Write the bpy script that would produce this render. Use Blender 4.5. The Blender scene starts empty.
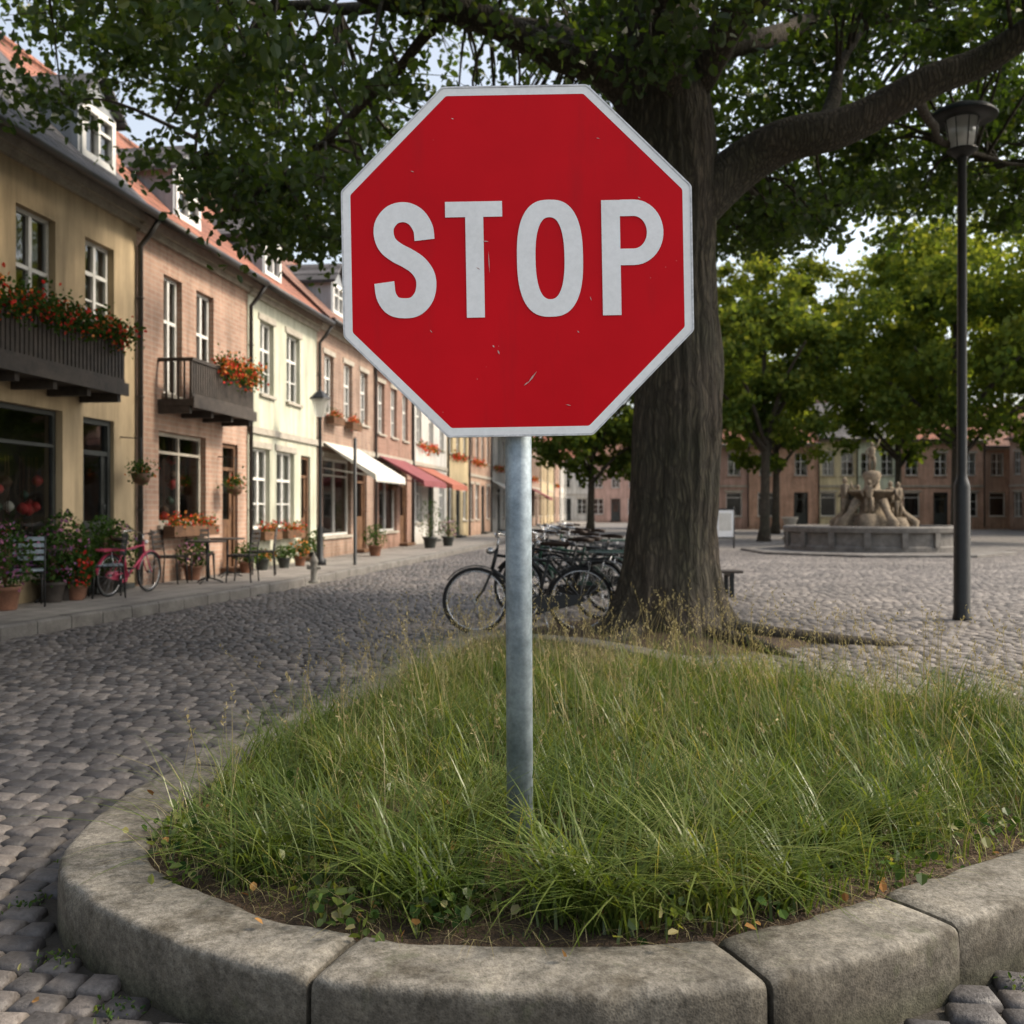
import bpy, math, random
import numpy as np
from mathutils import Vector, Matrix, noise as mnoise
random.seed(7); rng=np.random.default_rng(7)
sc=bpy.context.scene
F=995.6; HZ=510; CH=1.2
COL=sc.collection
# ------------------------------------------------------------------ node helpers
def new_mat(name):
    m=bpy.data.materials.new(name); m.use_nodes=True
    nt=m.node_tree; nt.nodes.clear()
    out=nt.nodes.new('ShaderNodeOutputMaterial')
    return m,nt,out
def N(nt,t,**k):
    n=nt.nodes.new(t)
    for a,b in k.items(): setattr(n,a,b)
    return n
def L(nt,a,b): nt.links.new(a,b)
def rgb(c): return (c[0],c[1],c[2],1)
def ramp(nt,fac,stops):
    r=N(nt,'ShaderNodeValToRGB'); e=r.color_ramp.elements
    while len(e)<len(stops): e.new(.5)
    for i,(p,c) in enumerate(stops):
        e[i].position=p; e[i].color=rgb(c)
    L(nt,fac,r.inputs[0]); return r.outputs[0]
def noise(nt,vec,scale,detail=3,rough=.6):
    n=N(nt,'ShaderNodeTexNoise'); n.inputs['Scale'].default_value=scale
    n.inputs['Detail'].default_value=detail; n.inputs['Roughness'].default_value=rough
    L(nt,vec,n.inputs['Vector']); return n.outputs['Fac']
def mixc(nt,fac,a,b,mode='MIX'):
    n=N(nt,'ShaderNodeMix',data_type='RGBA',blend_type=mode)
    for s,v in ((0,fac),(6,a),(7,b)):
        if hasattr(v,'is_linked'): L(nt,v,n.inputs[s])
        else: n.inputs[s].default_value = v if s==0 else rgb(v)
    return n.outputs[2]
def mth(nt,op,a,b=None,c=None):
    n=N(nt,'ShaderNodeMath',operation=op)
    for i,v in enumerate((a,b,c)):
        if v is None: continue
        if hasattr(v,'is_linked'): L(nt,v,n.inputs[i])
        else: n.inputs[i].default_value=v
    return n.outputs[0]
def bump(nt,h,strength,dist=.01,norm=None):
    b=N(nt,'ShaderNodeBump'); b.inputs['Strength'].default_value=strength; b.inputs['Distance'].default_value=dist
    L(nt,h,b.inputs['Height'])
    return b.outputs[0]
def princ(nt,out,col,rough=.7,metal=0,normal=None,spec=.5):
    p=N(nt,'ShaderNodeBsdfPrincipled')
    if hasattr(col,'is_linked'): L(nt,col,p.inputs['Base Color'])
    else: p.inputs['Base Color'].default_value=rgb(col)
    if hasattr(rough,'is_linked'): L(nt,rough,p.inputs['Roughness'])
    else: p.inputs['Roughness'].default_value=rough
    p.inputs['Metallic'].default_value=metal
    p.inputs['Specular IOR Level'].default_value=spec
    if normal: L(nt,normal,p.inputs['Normal'])
    L(nt,p.outputs[0],out.inputs[0]); return p
def tc(nt): return N(nt,'ShaderNodeTexCoord').outputs['Object']
def M(name,c1,c2=None,scale=3,rough=.8,metal=0,bs=.3,bsc=60,bd=.004,spec=.4,fine=.25):
    if c2 is None: c2=tuple(x*.7 for x in c1)
    m,nt,out=new_mat(name); v=tc(nt)
    n1=noise(nt,v,scale,4,.65); n2=noise(nt,v,bsc,2,.7)
    c=ramp(nt,n1,[(.32,c2),(.66,c1)])
    d=ramp(nt,n2,[(.3,(1-fine,)*3),(.7,(1+fine*.4,)*3)])
    c=mixc(nt,1.0,c,d,'MULTIPLY')
    rr=mth(nt,'MULTIPLY_ADD',n1,.25,rough-.12)
    princ(nt,out,c,rr,metal,bump(nt,n2,bs,bd) if bs>.12 else None,spec); return m
def facade_vec(nt):
    v=tc(nt); s=N(nt,'ShaderNodeSeparateXYZ'); L(nt,v,s.inputs[0])
    c=N(nt,'ShaderNodeCombineXYZ'); a=mth(nt,'ADD',s.outputs[0],s.outputs[1]); L(nt,a,c.inputs[0]); L(nt,s.outputs[2],c.inputs[1])
    return c.outputs[0],v,s
def grime(nt,c,v,s,amt=.35):
    st=N(nt,'ShaderNodeMapping'); st.inputs['Scale'].default_value=(3,3,.35); L(nt,v,st.inputs[0])
    n=noise(nt,st.outputs[0],1.6,4,.65)
    g=ramp(nt,n,[(.35,(1-amt,1-amt,1-amt*1.05)),(.6,(1,1,1))])
    c=mixc(nt,1.0,c,g,'MULTIPLY')
    z=mth(nt,'ADD',s.outputs[2],mth(nt,'MULTIPLY',n,1.0))
    b=ramp(nt,z,[(.45,(.68,.64,.58)),(1.0,(1,1,1))])
    return mixc(nt,1.0,c,b,'MULTIPLY')
def BRICK(name,c1,c2,mortar,bw=.22,rh=.075,ms=.009,g=.32):
    m,nt,out=new_mat(name); fv,v,s=facade_vec(nt)
    b=N(nt,'ShaderNodeTexBrick'); b.inputs['Scale'].default_value=1
    b.inputs['Brick Width'].default_value=bw; b.inputs['Row Height'].default_value=rh
    b.inputs['Mortar Size'].default_value=ms; b.inputs['Mortar Smooth'].default_value=.3
    b.inputs['Color1'].default_value=rgb(c1); b.inputs['Color2'].default_value=rgb(c2); b.inputs['Mortar'].default_value=rgb(mortar)
    L(nt,fv,b.inputs['Vector'])
    n=noise(nt,v,1.1,4)
    c=mixc(nt,1.0,b.outputs[0],ramp(nt,n,[(.3,(.72,.7,.68)),(.7,(1.12,1.1,1.06))]),'MULTIPLY')
    c=grime(nt,c,v,s,g)
    princ(nt,out,c,.88,0,bump(nt,b.outputs[1],-.5,.008)); return m
def PLASTER(name,c1,g=.32):
    m,nt,out=new_mat(name); fv,v,s=facade_vec(nt)
    n=noise(nt,v,.9,5,.68)
    c=ramp(nt,n,[(.3,tuple(x*.76 for x in c1)),(.65,c1)])
    c=grime(nt,c,v,s,g)
    princ(nt,out,c,.9,0,bump(nt,noise(nt,v,45,2),.3,.004)); return m
def TILE(name,c1,c2):
    m,nt,out=new_mat(name); v=tc(nt); s=N(nt,'ShaderNodeSeparateXYZ'); L(nt,v,s.inputs[0])
    c=N(nt,'ShaderNodeCombineXYZ'); L(nt,s.outputs[0],c.inputs[0]); L(nt,s.outputs[2],c.inputs[1])
    b=N(nt,'ShaderNodeTexBrick'); b.offset=.0; b.inputs['Scale'].default_value=1
    b.inputs['Brick Width'].default_value=.2; b.inputs['Row Height'].default_value=.22
    b.inputs['Mortar Size'].default_value=.016; b.inputs['Mortar Smooth'].default_value=.9
    b.inputs['Color1'].default_value=rgb(c1); b.inputs['Color2'].default_value=rgb(c2); b.inputs['Mortar'].default_value=rgb(tuple(x*.3 for x in c2))
    L(nt,c.outputs[0],b.inputs['Vector'])
    n=noise(nt,v,1.5,4)
    col=mixc(nt,1.0,b.outputs[0],ramp(nt,n,[(.3,(.6,.58,.55)),(.7,(1.15,1.1,1.05))]),'MULTIPLY')
    fr=mth(nt,'FRACT',mth(nt,'DIVIDE',s.outputs[2],.22))
    h=mth(nt,'SUBTRACT',mth(nt,'MULTIPLY',fr,-1.0),mth(nt,'MULTIPLY',b.outputs[1],1.0))
    princ(nt,out,col,.8,0,bump(nt,h,.8,.03)); return m
def LEAF(name,stops,trans=.35,gloss=.06,tint=(2.1,1.9,.55)):
    m,nt,out=new_mat(name)
    a=N(nt,'ShaderNodeAttribute',attribute_name='rnd')
    c=ramp(nt,a.outputs['Fac'],stops)
    d=N(nt,'ShaderNodeBsdfDiffuse'); t=N(nt,'ShaderNodeBsdfTranslucent')
    L(nt,c,d.inputs[0]); 
    ty=mixc(nt,1.0,c,tint,'MULTIPLY'); L(nt,ty,t.inputs[0])
    m1=N(nt,'ShaderNodeMixShader'); m1.inputs[0].default_value=trans; L(nt,d.outputs[0],m1.inputs[1]); L(nt,t.outputs[0],m1.inputs[2])
    if gloss>0:
        g=N(nt,'ShaderNodeBsdfGlossy'); g.inputs['Roughness'].default_value=.4
        m2=N(nt,'ShaderNodeMixShader'); m2.inputs[0].default_value=gloss; L(nt,m1.outputs[0],m2.inputs[1]); L(nt,g.outputs[0],m2.inputs[2])
        L(nt,m2.outputs[0],out.inputs[0])
    else: L(nt,m1.outputs[0],out.inputs[0])
    return m
def GLASS(name):
    m,nt,out=new_mat(name)
    t=N(nt,'ShaderNodeBsdfTransparent'); t.inputs[0].default_value=(.8,.84,.84,1)
    g=N(nt,'ShaderNodeBsdfGlossy'); g.inputs['Roughness'].default_value=.03
    n=noise(nt,tc(nt),1.3,1); L(nt,bump(nt,n,.08,.05),g.inputs['Normal'])
    f=N(nt,'ShaderNodeFresnel'); f.inputs[0].default_value=1.5
    fac=mth(nt,'MULTIPLY_ADD',f.outputs[0],1.3,.1)
    mx=N(nt,'ShaderNodeMixShader'); L(nt,fac,mx.inputs[0]); L(nt,t.outputs[0],mx.inputs[1]); L(nt,g.outputs[0],mx.inputs[2])
    L(nt,mx.outputs[0],out.inputs[0]); return m
def STONEATTR(name,stops,rough=.7):
    m,nt,out=new_mat(name); a=N(nt,'ShaderNodeAttribute',attribute_name='rnd')
    v=tc(nt); c=ramp(nt,a.outputs['Fac'],stops)
    n1=noise(nt,v,.55,3); n2=noise(nt,v,70,3,.7)
    c=mixc(nt,1.0,c,ramp(nt,n1,[(.3,(.62,.6,.58)),(.7,(1.2,1.17,1.14))]),'MULTIPLY')
    c=mixc(nt,1.0,c,ramp(nt,n2,[(.3,(.62,.61,.6)),(.7,(1.25,1.24,1.22))]),'MULTIPLY')
    princ(nt,out,c,mth(nt,'MULTIPLY_ADD',n2,.4,rough-.24),0,bump(nt,n2,.6,.006),.5); return m
# ------------------------------------------------------------------ mesh helpers
def link(o,parent=None):
    COL.objects.link(o)
    if parent: o.parent=parent
    return o
def np_mesh(name,V,faces,mats,mi=None,rnd=None,smooth=False,parent=None):
    me=bpy.data.meshes.new(name); V=np.asarray(V,dtype=np.float32)
    me.vertices.add(len(V)); me.vertices.foreach_set('co',V.ravel())
    tot=np.concatenate([np.full(len(f),f.shape[1],dtype=np.int32) for f in faces])
    idx=np.concatenate([f.ravel() for f in faces]).astype(np.int32)
    st=np.concatenate([[0],np.cumsum(tot)[:-1]]).astype(np.int32)
    me.loops.add(len(idx)); me.loops.foreach_set('vertex_index',idx)
    me.polygons.add(len(tot)); me.polygons.foreach_set('loop_start',st)
    try: me.polygons.foreach_set('loop_total',tot)
    except Exception: pass
    if mi is not None: me.polygons.foreach_set('material_index',np.asarray(mi,dtype=np.int32))
    me.polygons.foreach_set('use_smooth',np.full(len(tot),smooth,dtype=bool))
    me.update(calc_edges=True); me.validate()
    if rnd is not None:
        a=me.attributes.new('rnd','FLOAT','POINT'); a.data.foreach_set('value',np.asarray(rnd,dtype=np.float32))
    for m in (mats if isinstance(mats,(list,tuple)) else [mats]): me.materials.append(m)
    o=bpy.data.objects.new(name,me); return link(o,parent)
class MB:
    def __init__(s): s.v=[];s.f=[];s.m=[];s.s=[]
    def add(s,V,Fs,m=0,sm=False):
        b=len(s.v); s.v+= [tuple(x) for x in V]
        for f in Fs: s.f.append([i+b for i in f]); s.m.append(m); s.s.append(sm)
    def box(s,x0,x1,y0,y1,z0,z1,m=0):
        s.add([(x0,y0,z0),(x1,y0,z0),(x1,y1,z0),(x0,y1,z0),(x0,y0,z1),(x1,y0,z1),(x1,y1,z1),(x0,y1,z1)],
              [(0,3,2,1),(4,5,6,7),(0,1,5,4),(1,2,6,5),(2,3,7,6),(3,0,4,7)],m)
    def quad(s,a,b,c,d,m=0): s.add([a,b,c,d],[(0,1,2,3)],m)
    def tube(s,P,R,n=8,m=0,cap=True,sm=True):
        P=[Vector(p) for p in P]
        if not hasattr(R,'__len__'): R=[R]*len(P)
        V=[];ref=None
        for i,p in enumerate(P):
            t=(P[min(i+1,len(P)-1)]-P[max(i-1,0)]); 
            if t.length<1e-9: t=Vector((0,0,1))
            t.normalize()
            if ref is None:
                ref=t.orthogonal().normalized()
            else:
                ref=(ref-t*ref.dot(t)); ref=ref.normalized() if ref.length>1e-6 else t.orthogonal().normalized()
            b=t.cross(ref)
            for k in range(n):
                a=2*math.pi*k/n; V.append(p+(ref*math.cos(a)+b*math.sin(a))*R[i])
        Fs=[]
        for i in range(len(P)-1):
            for k in range(n):
                k2=(k+1)%n; Fs.append((i*n+k,i*n+k2,(i+1)*n+k2,(i+1)*n+k))
        s.add(V,Fs,m,sm)
        if cap:
            b=len(s.v)-len(V)
            s.f.append([b+k for k in range(n)][::-1]); s.m.append(m); s.s.append(False)
            s.f.append([b+(len(P)-1)*n+k for k in range(n)]); s.m.append(m); s.s.append(False)
    def lathe(s,prof,c=(0,0,0),n=24,m=0,sm=True,sq=1.0):
        V=[];Fs=[]
        for r,z in prof:
            for k in range(n):
                a=2*math.pi*k/n; V.append((c[0]+r*math.cos(a),c[1]+r*math.sin(a)*sq,c[2]+z))
        for i in range(len(prof)-1):
            for k in range(n):
                k2=(k+1)%n; Fs.append((i*n+k,i*n+k2,(i+1)*n+k2,(i+1)*n+k))
        Fs.append([k for k in range(n)][::-1]); Fs.append([(len(prof)-1)*n+k for k in range(n)])
        s.add(V,Fs,m,sm)
    def ring(s,c,R,r,axis='y',n=32,k=8,m=0,a0=0,a1=2*math.pi):
        P=[]; full=abs(a1-a0-2*math.pi)<1e-6
        for i in range(n+1):
            a=a0+(a1-a0)*i/n
            if axis=='y': P.append((c[0]+R*math.cos(a),c[1],c[2]+R*math.sin(a)))
            else: P.append((c[0]+R*math.cos(a),c[1]+R*math.sin(a),c[2]))
        s.tube(P,r,k,m,cap=not full)
    def build(s,name,mats,parent=None,loc=(0,0,0),rot=0,scale=1,bevel=0):
        me=bpy.data.meshes.new(name); me.from_pydata(s.v,[],s.f)
        me.polygons.foreach_set('material_index',s.m); me.polygons.foreach_set('use_smooth',s.s)
        for m in (mats if isinstance(mats,(list,tuple)) else [mats]): me.materials.append(m)
        me.update()
        o=bpy.data.objects.new(name,me); link(o,parent)
        o.location=loc; o.rotation_euler=(0,0,rot); o.scale=(scale,)*3
        if bevel:
            b=o.modifiers.new('bevel','BEVEL'); b.width=bevel; b.segments=2; b.limit_method='ANGLE'
        return o
def empty(name,loc=(0,0,0),rot=0):
    o=bpy.data.objects.new(name,None); link(o); o.location=loc; o.rotation_euler=(0,0,rot); o.empty_display_size=.3; return o
def catmull(P,k=8):
    P=[Vector(p) for p in P]; out=[]
    Q=[P[0]*2-P[1]]+P+[P[-1]*2-P[-2]]
    for i in range(1,len(Q)-2):
        for j in range(k):
            t=j/k; a,b,c,d=Q[i-1],Q[i],Q[i+1],Q[i+2]
            out.append(.5*((2*b)+(-a+c)*t+(2*a-5*b+4*c-d)*t*t+(-a+3*b-3*c+d)*t**3))
    out.append(P[-1]); return out
def unit(a): return a/np.maximum(np.linalg.norm(a,axis=1,keepdims=True),1e-9)
def leaf_mesh(name,P,size,mats,probs=None,parent=None,up=.5,droop=.3,aspect=.36,rnd=None):
    n=len(P); size=np.broadcast_to(np.asarray(size,dtype=float),(n,))*rng.uniform(.65,1.25,n)
    d=rng.normal(size=(n,3)); d[:,2]-=droop; d=unit(d)
    nn=rng.normal(size=(n,3)); nn[:,2]+=up; nn=unit(nn)
    s=unit(np.cross(d,nn)); nn=np.cross(s,d)
    S=size[:,None]; V=np.empty((n,6,3))
    w=aspect
    V[:,0]=P; V[:,1]=P+S*(.3*d+w*s+.12*nn); V[:,2]=P+S*(.75*d+w*.8*s+.1*nn); V[:,3]=P+S*d
    V[:,4]=P+S*(.75*d-w*.8*s+.1*nn); V[:,5]=P+S*(.3*d-w*s+.12*nn)
    b=np.arange(n)*6
    q=np.stack([np.stack([b,b+1,b+2,b+3],1),np.stack([b,b+3,b+4,b+5],1)],1).reshape(-1,4)
    if rnd is None: rnd=rng.random(n)
    mi=None
    if probs is not None:
        ch=rng.choice(len(probs),n,p=probs); mi=np.repeat(ch,2)
    return np_mesh(name,V.reshape(-1,3),[q],mats,mi,np.repeat(rnd,6),parent=parent)
def inpoly(x,y,poly):
    ins=np.zeros(x.shape,bool); n=len(poly)
    for i in range(n):
        x1,y1=poly[i]; x2,y2=poly[(i+1)%n]
        if y1==y2: continue
        c=((y1>y)!=(y2>y))&(x<(x2-x1)*(y-y1)/(y2-y1)+x1); ins^=c
    return ins
def distpoly(x,y,poly,closed=True):
    d=np.full(x.shape,1e9); n=len(poly)
    for i in range(n if closed else n-1):
        ax,ay=poly[i]; bx,by=poly[(i+1)%n]; dx,dy=bx-ax,by-ay; l=dx*dx+dy*dy+1e-12
        t=np.clip(((x-ax)*dx+(y-ay)*dy)/l,0,1); d=np.minimum(d,np.hypot(x-ax-t*dx,y-ay-t*dy))
    return d
# ------------------------------------------------------------------ materials
m_cob=STONEATTR('cobble_granite',[(0,(.05,.049,.052)),(.35,(.092,.088,.088)),(.7,(.135,.125,.12)),(1,(.20,.182,.168))],.62)
m_plz=STONEATTR('plaza_sett',[(0,(.088,.083,.08)),(.4,(.15,.138,.131)),(.8,(.205,.19,.178)),(1,(.27,.248,.228))],.68)
m_grit=M('joint_grit',(.065,.057,.045),(.026,.023,.017),6,.95,bs=.8,bsc=140)
m_soil=M('soil',(.115,.075,.045),(.045,.03,.019),7,.95,bs=1,bsc=70,bd=.02,fine=.5)
def kerbmat():
    m,nt,out=new_mat('kerb_concrete'); v=tc(nt)
    n1=noise(nt,v,2.6,5,.72); n2=noise(nt,v,60,4,.75); n3=noise(nt,v,9,4,.7)
    vr=N(nt,'ShaderNodeTexVoronoi'); vr.inputs['Scale'].default_value=170; L(nt,v,vr.inputs['Vector'])
    c=ramp(nt,n1,[(.3,(.075,.07,.06)),(.46,(.145,.136,.12)),(.7,(.245,.232,.208))])
    c=mixc(nt,1.0,c,ramp(nt,n3,[(.33,(.6,.58,.54)),(.5,(1,1,1)),(.68,(1.18,1.16,1.12))]),'MULTIPLY')
    c=mixc(nt,1.0,c,ramp(nt,n2,[(.32,(.5,.49,.47)),(.66,(1.22,1.21,1.18))]),'MULTIPLY')
    c=mixc(nt,1.0,c,ramp(nt,vr.outputs['Distance'],[(.12,(.65,.63,.6)),(.3,(1,1,1)),(.75,(1.1,1.09,1.07))]),'MULTIPLY')
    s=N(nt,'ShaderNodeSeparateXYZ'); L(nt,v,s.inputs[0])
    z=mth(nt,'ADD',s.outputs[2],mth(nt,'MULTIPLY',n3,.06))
    c=mixc(nt,1.0,c,ramp(nt,z,[(.03,(.4,.41,.33)),(.09,(.56,.54,.5)),(.165,(.66,.64,.6)),(.187,(1.05,1.05,1.05))]),'MULTIPLY')  # shade of the side face put into the colour: darker than top, greener low
    mo=mth(nt,'MULTIPLY',ramp(nt,noise(nt,v,5.5,4,.7),[(.6,(0,0,0)),(.7,(1,1,1))]),.35)
    c=mixc(nt,mo,c,(.07,.08,.035))
    h=mth(nt,'ADD',n2,mth(nt,'MULTIPLY',vr.outputs['Distance'],.4))
    princ(nt,out,c,.88,0,bump(nt,h,.45,.005),.3); return m
m_kerb=kerbmat()
m_kerb2=M('granite_kerb',(.2,.188,.17),(.11,.1,.09),4.5,.85,bs=.5,bsc=110,bd=.004,fine=.4)
m_metal=M('galvanised_steel',(.36,.42,.46),(.19,.235,.265),9,.55,.5,.15,40,.002)
m_alu=M('sign_edge_aluminium',(.72,.72,.72),(.55,.55,.55),6,.45,.2)
m_white=M('reflective_white',(.85,.85,.84),(.77,.77,.75),5,.5,bs=.05,fine=.06)
m_blackm=M('black_paint_metal',(.022,.024,.025),(.012,.013,.013),8,.45,0,.1)
m_dark=M('dark_interior',(.05,.043,.037),(.018,.016,.014),2,.9,bs=0)
m_frame=M('white_window_frame',(.74,.73,.69),(.58,.57,.53),4,.5,bs=.1,fine=.1)
m_dframe=M('dark_window_frame',(.05,.055,.05),(.03,.033,.03),4,.5,bs=.1)
m_curt=M('curtain',(.62,.6,.55),(.45,.43,.4),8,.9,bs=0)
m_glass=GLASS('window_glass')
m_wood=M('brown_wood',(.17,.09,.045),(.08,.04,.022),5,.6,bs=.3)
m_dwood=M('dark_balcony_wood',(.075,.062,.052),(.035,.029,.025),6,.7,bs=.3)
m_trim=M('stone_trim',(.46,.42,.35),(.31,.28,.23),4,.85,bs=.1)
m_stone=M('fountain_stone',(.30,.235,.16),(.13,.10,.065),3,.85,bs=.8,bsc=25,bd=.03,fine=.5)
m_rub=M('tyre_rubber',(.02,.02,.02),(.012,.012,.012),8,.8,bs=0)
m_chrome=M('chrome',(.6,.6,.6),(.5,.5,.5),6,.25,.9,bs=.05)
m_saddle=M('saddle_leather',(.05,.03,.02),(.03,.018,.012),8,.6,bs=0)
m_pot=M('terracotta',(.24,.11,.065),(.13,.065,.04),6,.85,bs=0)
m_pipe=M('drainpipe_metal',(.08,.075,.07),(.045,.045,.045),5,.5,.4,bs=0)
m_awnw=M('awning_cream',(.70,.68,.62),(.56,.54,.48),3,.9,bs=0)
m_awnr=M('awning_maroon',(.26,.08,.085),(.18,.05,.055),3,.9,bs=0)
m_awno=M('awning_orange',(.38,.13,.085),(.3,.1,.065),3,.9,bs=0)
m_pink=M('pink_paint',(.5,.05,.11),(.4,.04,.09),5,.4,bs=0)
m_green=M('green_paint',(.03,.09,.06),(.02,.06,.04),5,.4,bs=0)
m_slate=TILE('slate_roof',(.12,.12,.13),(.07,.07,.075))
m_tile=TILE('clay_tile_roof',(.36,.14,.08),(.23,.09,.055))
m_tile2=TILE('brown_tile_roof',(.26,.13,.085),(.17,.085,.06))
def redmat():
    m,nt,out=new_mat('reflective_red'); v=tc(nt)
    n1=noise(nt,v,2.2,3)
    c=ramp(nt,n1,[(.3,(.52,.0015,.007)),(.7,(.62,.003,.010))])
    vr=N(nt,'ShaderNodeTexVoronoi'); vr.inputs['Scale'].default_value=34; L(nt,v,vr.inputs['Vector'])
    sp=mth(nt,'LESS_THAN',vr.outputs['Distance'],.045)
    nm=mth(nt,'GREATER_THAN',noise(nt,v,3.5,2),.58); k=mth(nt,'MULTIPLY',mth(nt,'MULTIPLY',sp,nm),.6)
    c=mixc(nt,k,c,(.6,.35,.33))
    mp=N(nt,'ShaderNodeMapping'); mp.inputs['Scale'].default_value=(1,1,.15); L(nt,v,mp.inputs[0])
    ds=noise(nt,mp.outputs[0],9,4,.7); c=mixc(nt,mth(nt,'MULTIPLY',ramp(nt,ds,[(.55,(0,0,0)),(.8,(1,1,1))]),.35),c,(.34,.01,.015))
    princ(nt,out,c,mth(nt,'MULTIPLY_ADD',n1,.3,.3),0,None,.12); return m
m_red=redmat()
def barkmat():
    m,nt,out=new_mat('bark'); v=tc(nt)
    nd=N(nt,'ShaderNodeTexNoise'); nd.inputs['Scale'].default_value=3; nd.inputs['Detail'].default_value=2; L(nt,v,nd.inputs['Vector'])
    vs=N(nt,'ShaderNodeVectorMath',operation='MULTIPLY_ADD'); L(nt,nd.outputs['Color'],vs.inputs[0]); vs.inputs[1].default_value=(.12,.12,.5); L(nt,v,vs.inputs[2])
    mp=N(nt,'ShaderNodeMapping'); mp.inputs['Scale'].default_value=(1,1,.13); L(nt,vs.outputs[0],mp.inputs[0])
    n1=noise(nt,mp.outputs[0],30,4,.75); n2=noise(nt,v,1.6,2)
    vr=N(nt,'ShaderNodeTexVoronoi',feature='DISTANCE_TO_EDGE'); vr.inputs['Scale'].default_value=26; L(nt,mp.outputs[0],vr.inputs['Vector'])
    e=ramp(nt,vr.outputs['Distance'],[(0,(0,0,0)),(.3,(1,1,1))])
    h=mth(nt,'ADD',mth(nt,'MULTIPLY',e,.35),n1)
    c=ramp(nt,h,[(.35,(.022,.018,.013)),(.75,(.06,.048,.036)),(1.0,(.125,.103,.078))])
    c=mixc(nt,1.0,c,ramp(nt,n2,[(.3,(.7,.78,.6)),(.7,(1.1,1.05,1))]),'MULTIPLY')
    princ(nt,out,c,.92,0,bump(nt,h,1.0,.03)); return m
m_bark=barkmat()
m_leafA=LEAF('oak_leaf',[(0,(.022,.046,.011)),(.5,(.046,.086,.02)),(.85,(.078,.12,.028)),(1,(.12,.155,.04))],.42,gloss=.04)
m_leafB=LEAF('plaza_tree_leaf',[(0,(.045,.08,.022)),(.5,(.10,.145,.038)),(1,(.18,.21,.062))],.5,gloss=0,tint=(2.4,2.0,.6))
m_leafP=LEAF('plant_leaf',[(0,(.02,.045,.015)),(1,(.07,.12,.035))],.25,gloss=0)
m_fred=LEAF('flower_red',[(0,(.42,.02,.025)),(1,(.6,.07,.05))],.2,gloss=0)
m_fora=LEAF('flower_orange',[(0,(.55,.14,.04)),(1,(.65,.28,.1))],.2,gloss=0)
m_fpur=LEAF('flower_purple',[(0,(.18,.08,.25)),(1,(.5,.2,.35))],.2,gloss=0)
m_grass=LEAF('grass_blade',[(0,(.034,.062,.012)),(.35,(.066,.104,.022)),(.65,(.118,.158,.038)),(.88,(.19,.21,.075)),(1,(.32,.28,.14))],.38,gloss=.035,tint=(1.9,1.8,.58))
m_straw=LEAF('grass_seed',[(0,(.2,.17,.085)),(1,(.44,.38,.22))],.3,gloss=0,tint=(1.3,1.2,.8))
m_dry=LEAF('dry_leaf',[(0,(.16,.065,.025)),(1,(.42,.24,.09))],.2,gloss=0,tint=(1,1,1))
# ------------------------------------------------------------------ island + kerb outlines
OUT=[(-.58,7.96),(-1.05,5.45),(-1.26,4.6),(-1.38,4.1),(-1.43,3.65),(-1.42,3.3),(-1.37,3.02),(-1.26,2.8),(-1.085,2.62),(-.886,2.46),(-.70,2.34),(-.44,2.225),(-.2,2.175),(.07,2.155),(.33,2.165),(.571,2.215),(.85,2.35),(1.13,2.51),(1.36,2.65),(1.8,2.93),(2.4,3.33),(2.95,3.8),(3.2,4.35),(3.05,5.0),(2.5,5.7),(1.6,6.5),(1.1,7.4),(.5,8.2),(-.1,8.5),(-.5,8.3)]
loop=[p for p in catmull([(x,y,0) for x,y in OUT]+[(OUT[0][0],OUT[0][1],0)],14)]
cum=[0]
for a,b in zip(loop[:-1],loop[1:]): cum.append(cum[-1]+(b-a).length)
nL=int(cum[-1]/.03); xs=np.interp(np.arange(nL)*cum[-1]/nL,cum,[p.x for p in loop]); ys=np.interp(np.arange(nL)*cum[-1]/nL,cum,[p.y for p in loop])
LP=[Vector((a,b,0)) for a,b in zip(xs,ys)]
outer=[(p.x,p.y) for p in LP]
nrm=[]
for i in range(nL):
    t=(LP[(i+2)%nL]-LP[i-2]).normalized(); nrm.append(Vector((-t.y,t.x,0)))
KW=.25
inner=[(LP[i].x+nrm[i].x*KW,LP[i].y+nrm[i].y*KW) for i in range(nL)]
if not inpoly(np.array([inner[100][0]]),np.array([inner[100][1]]),outer)[0]:
    nrm=[-n for n in nrm]; inner=[(LP[i].x+nrm[i].x*KW,LP[i].y+nrm[i].y*KW) for i in range(nL)]
cutpts=[(-.46,2.195),(.6,2.185),(1.15,2.495),(-1.38,4.1),(2.0,3.05),(2.95,3.8),(3.05,5.0),(2.2,6.0),(1.3,7.0),(.5,8.2),(-.6,8.0),(-.78,6.9),(-1.0,5.7),(-1.2,4.85)]
cuts=sorted(min(range(nL),key=lambda i:(LP[i].x-c[0])**2+(LP[i].y-c[1])**2) for c in cutpts)
kb=MB()
prof=[(0,-.05),(0,.0),(0,.05),(0,.10),(.001,.135),(.004,.149),(.011,.156),(.022,.159),(.05,.16),(.09,.161),(.13,.161),(.17,.161),(.215,.159),(.235,.156),(.245,.149),(.25,.135),(.25,.0)]
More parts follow.
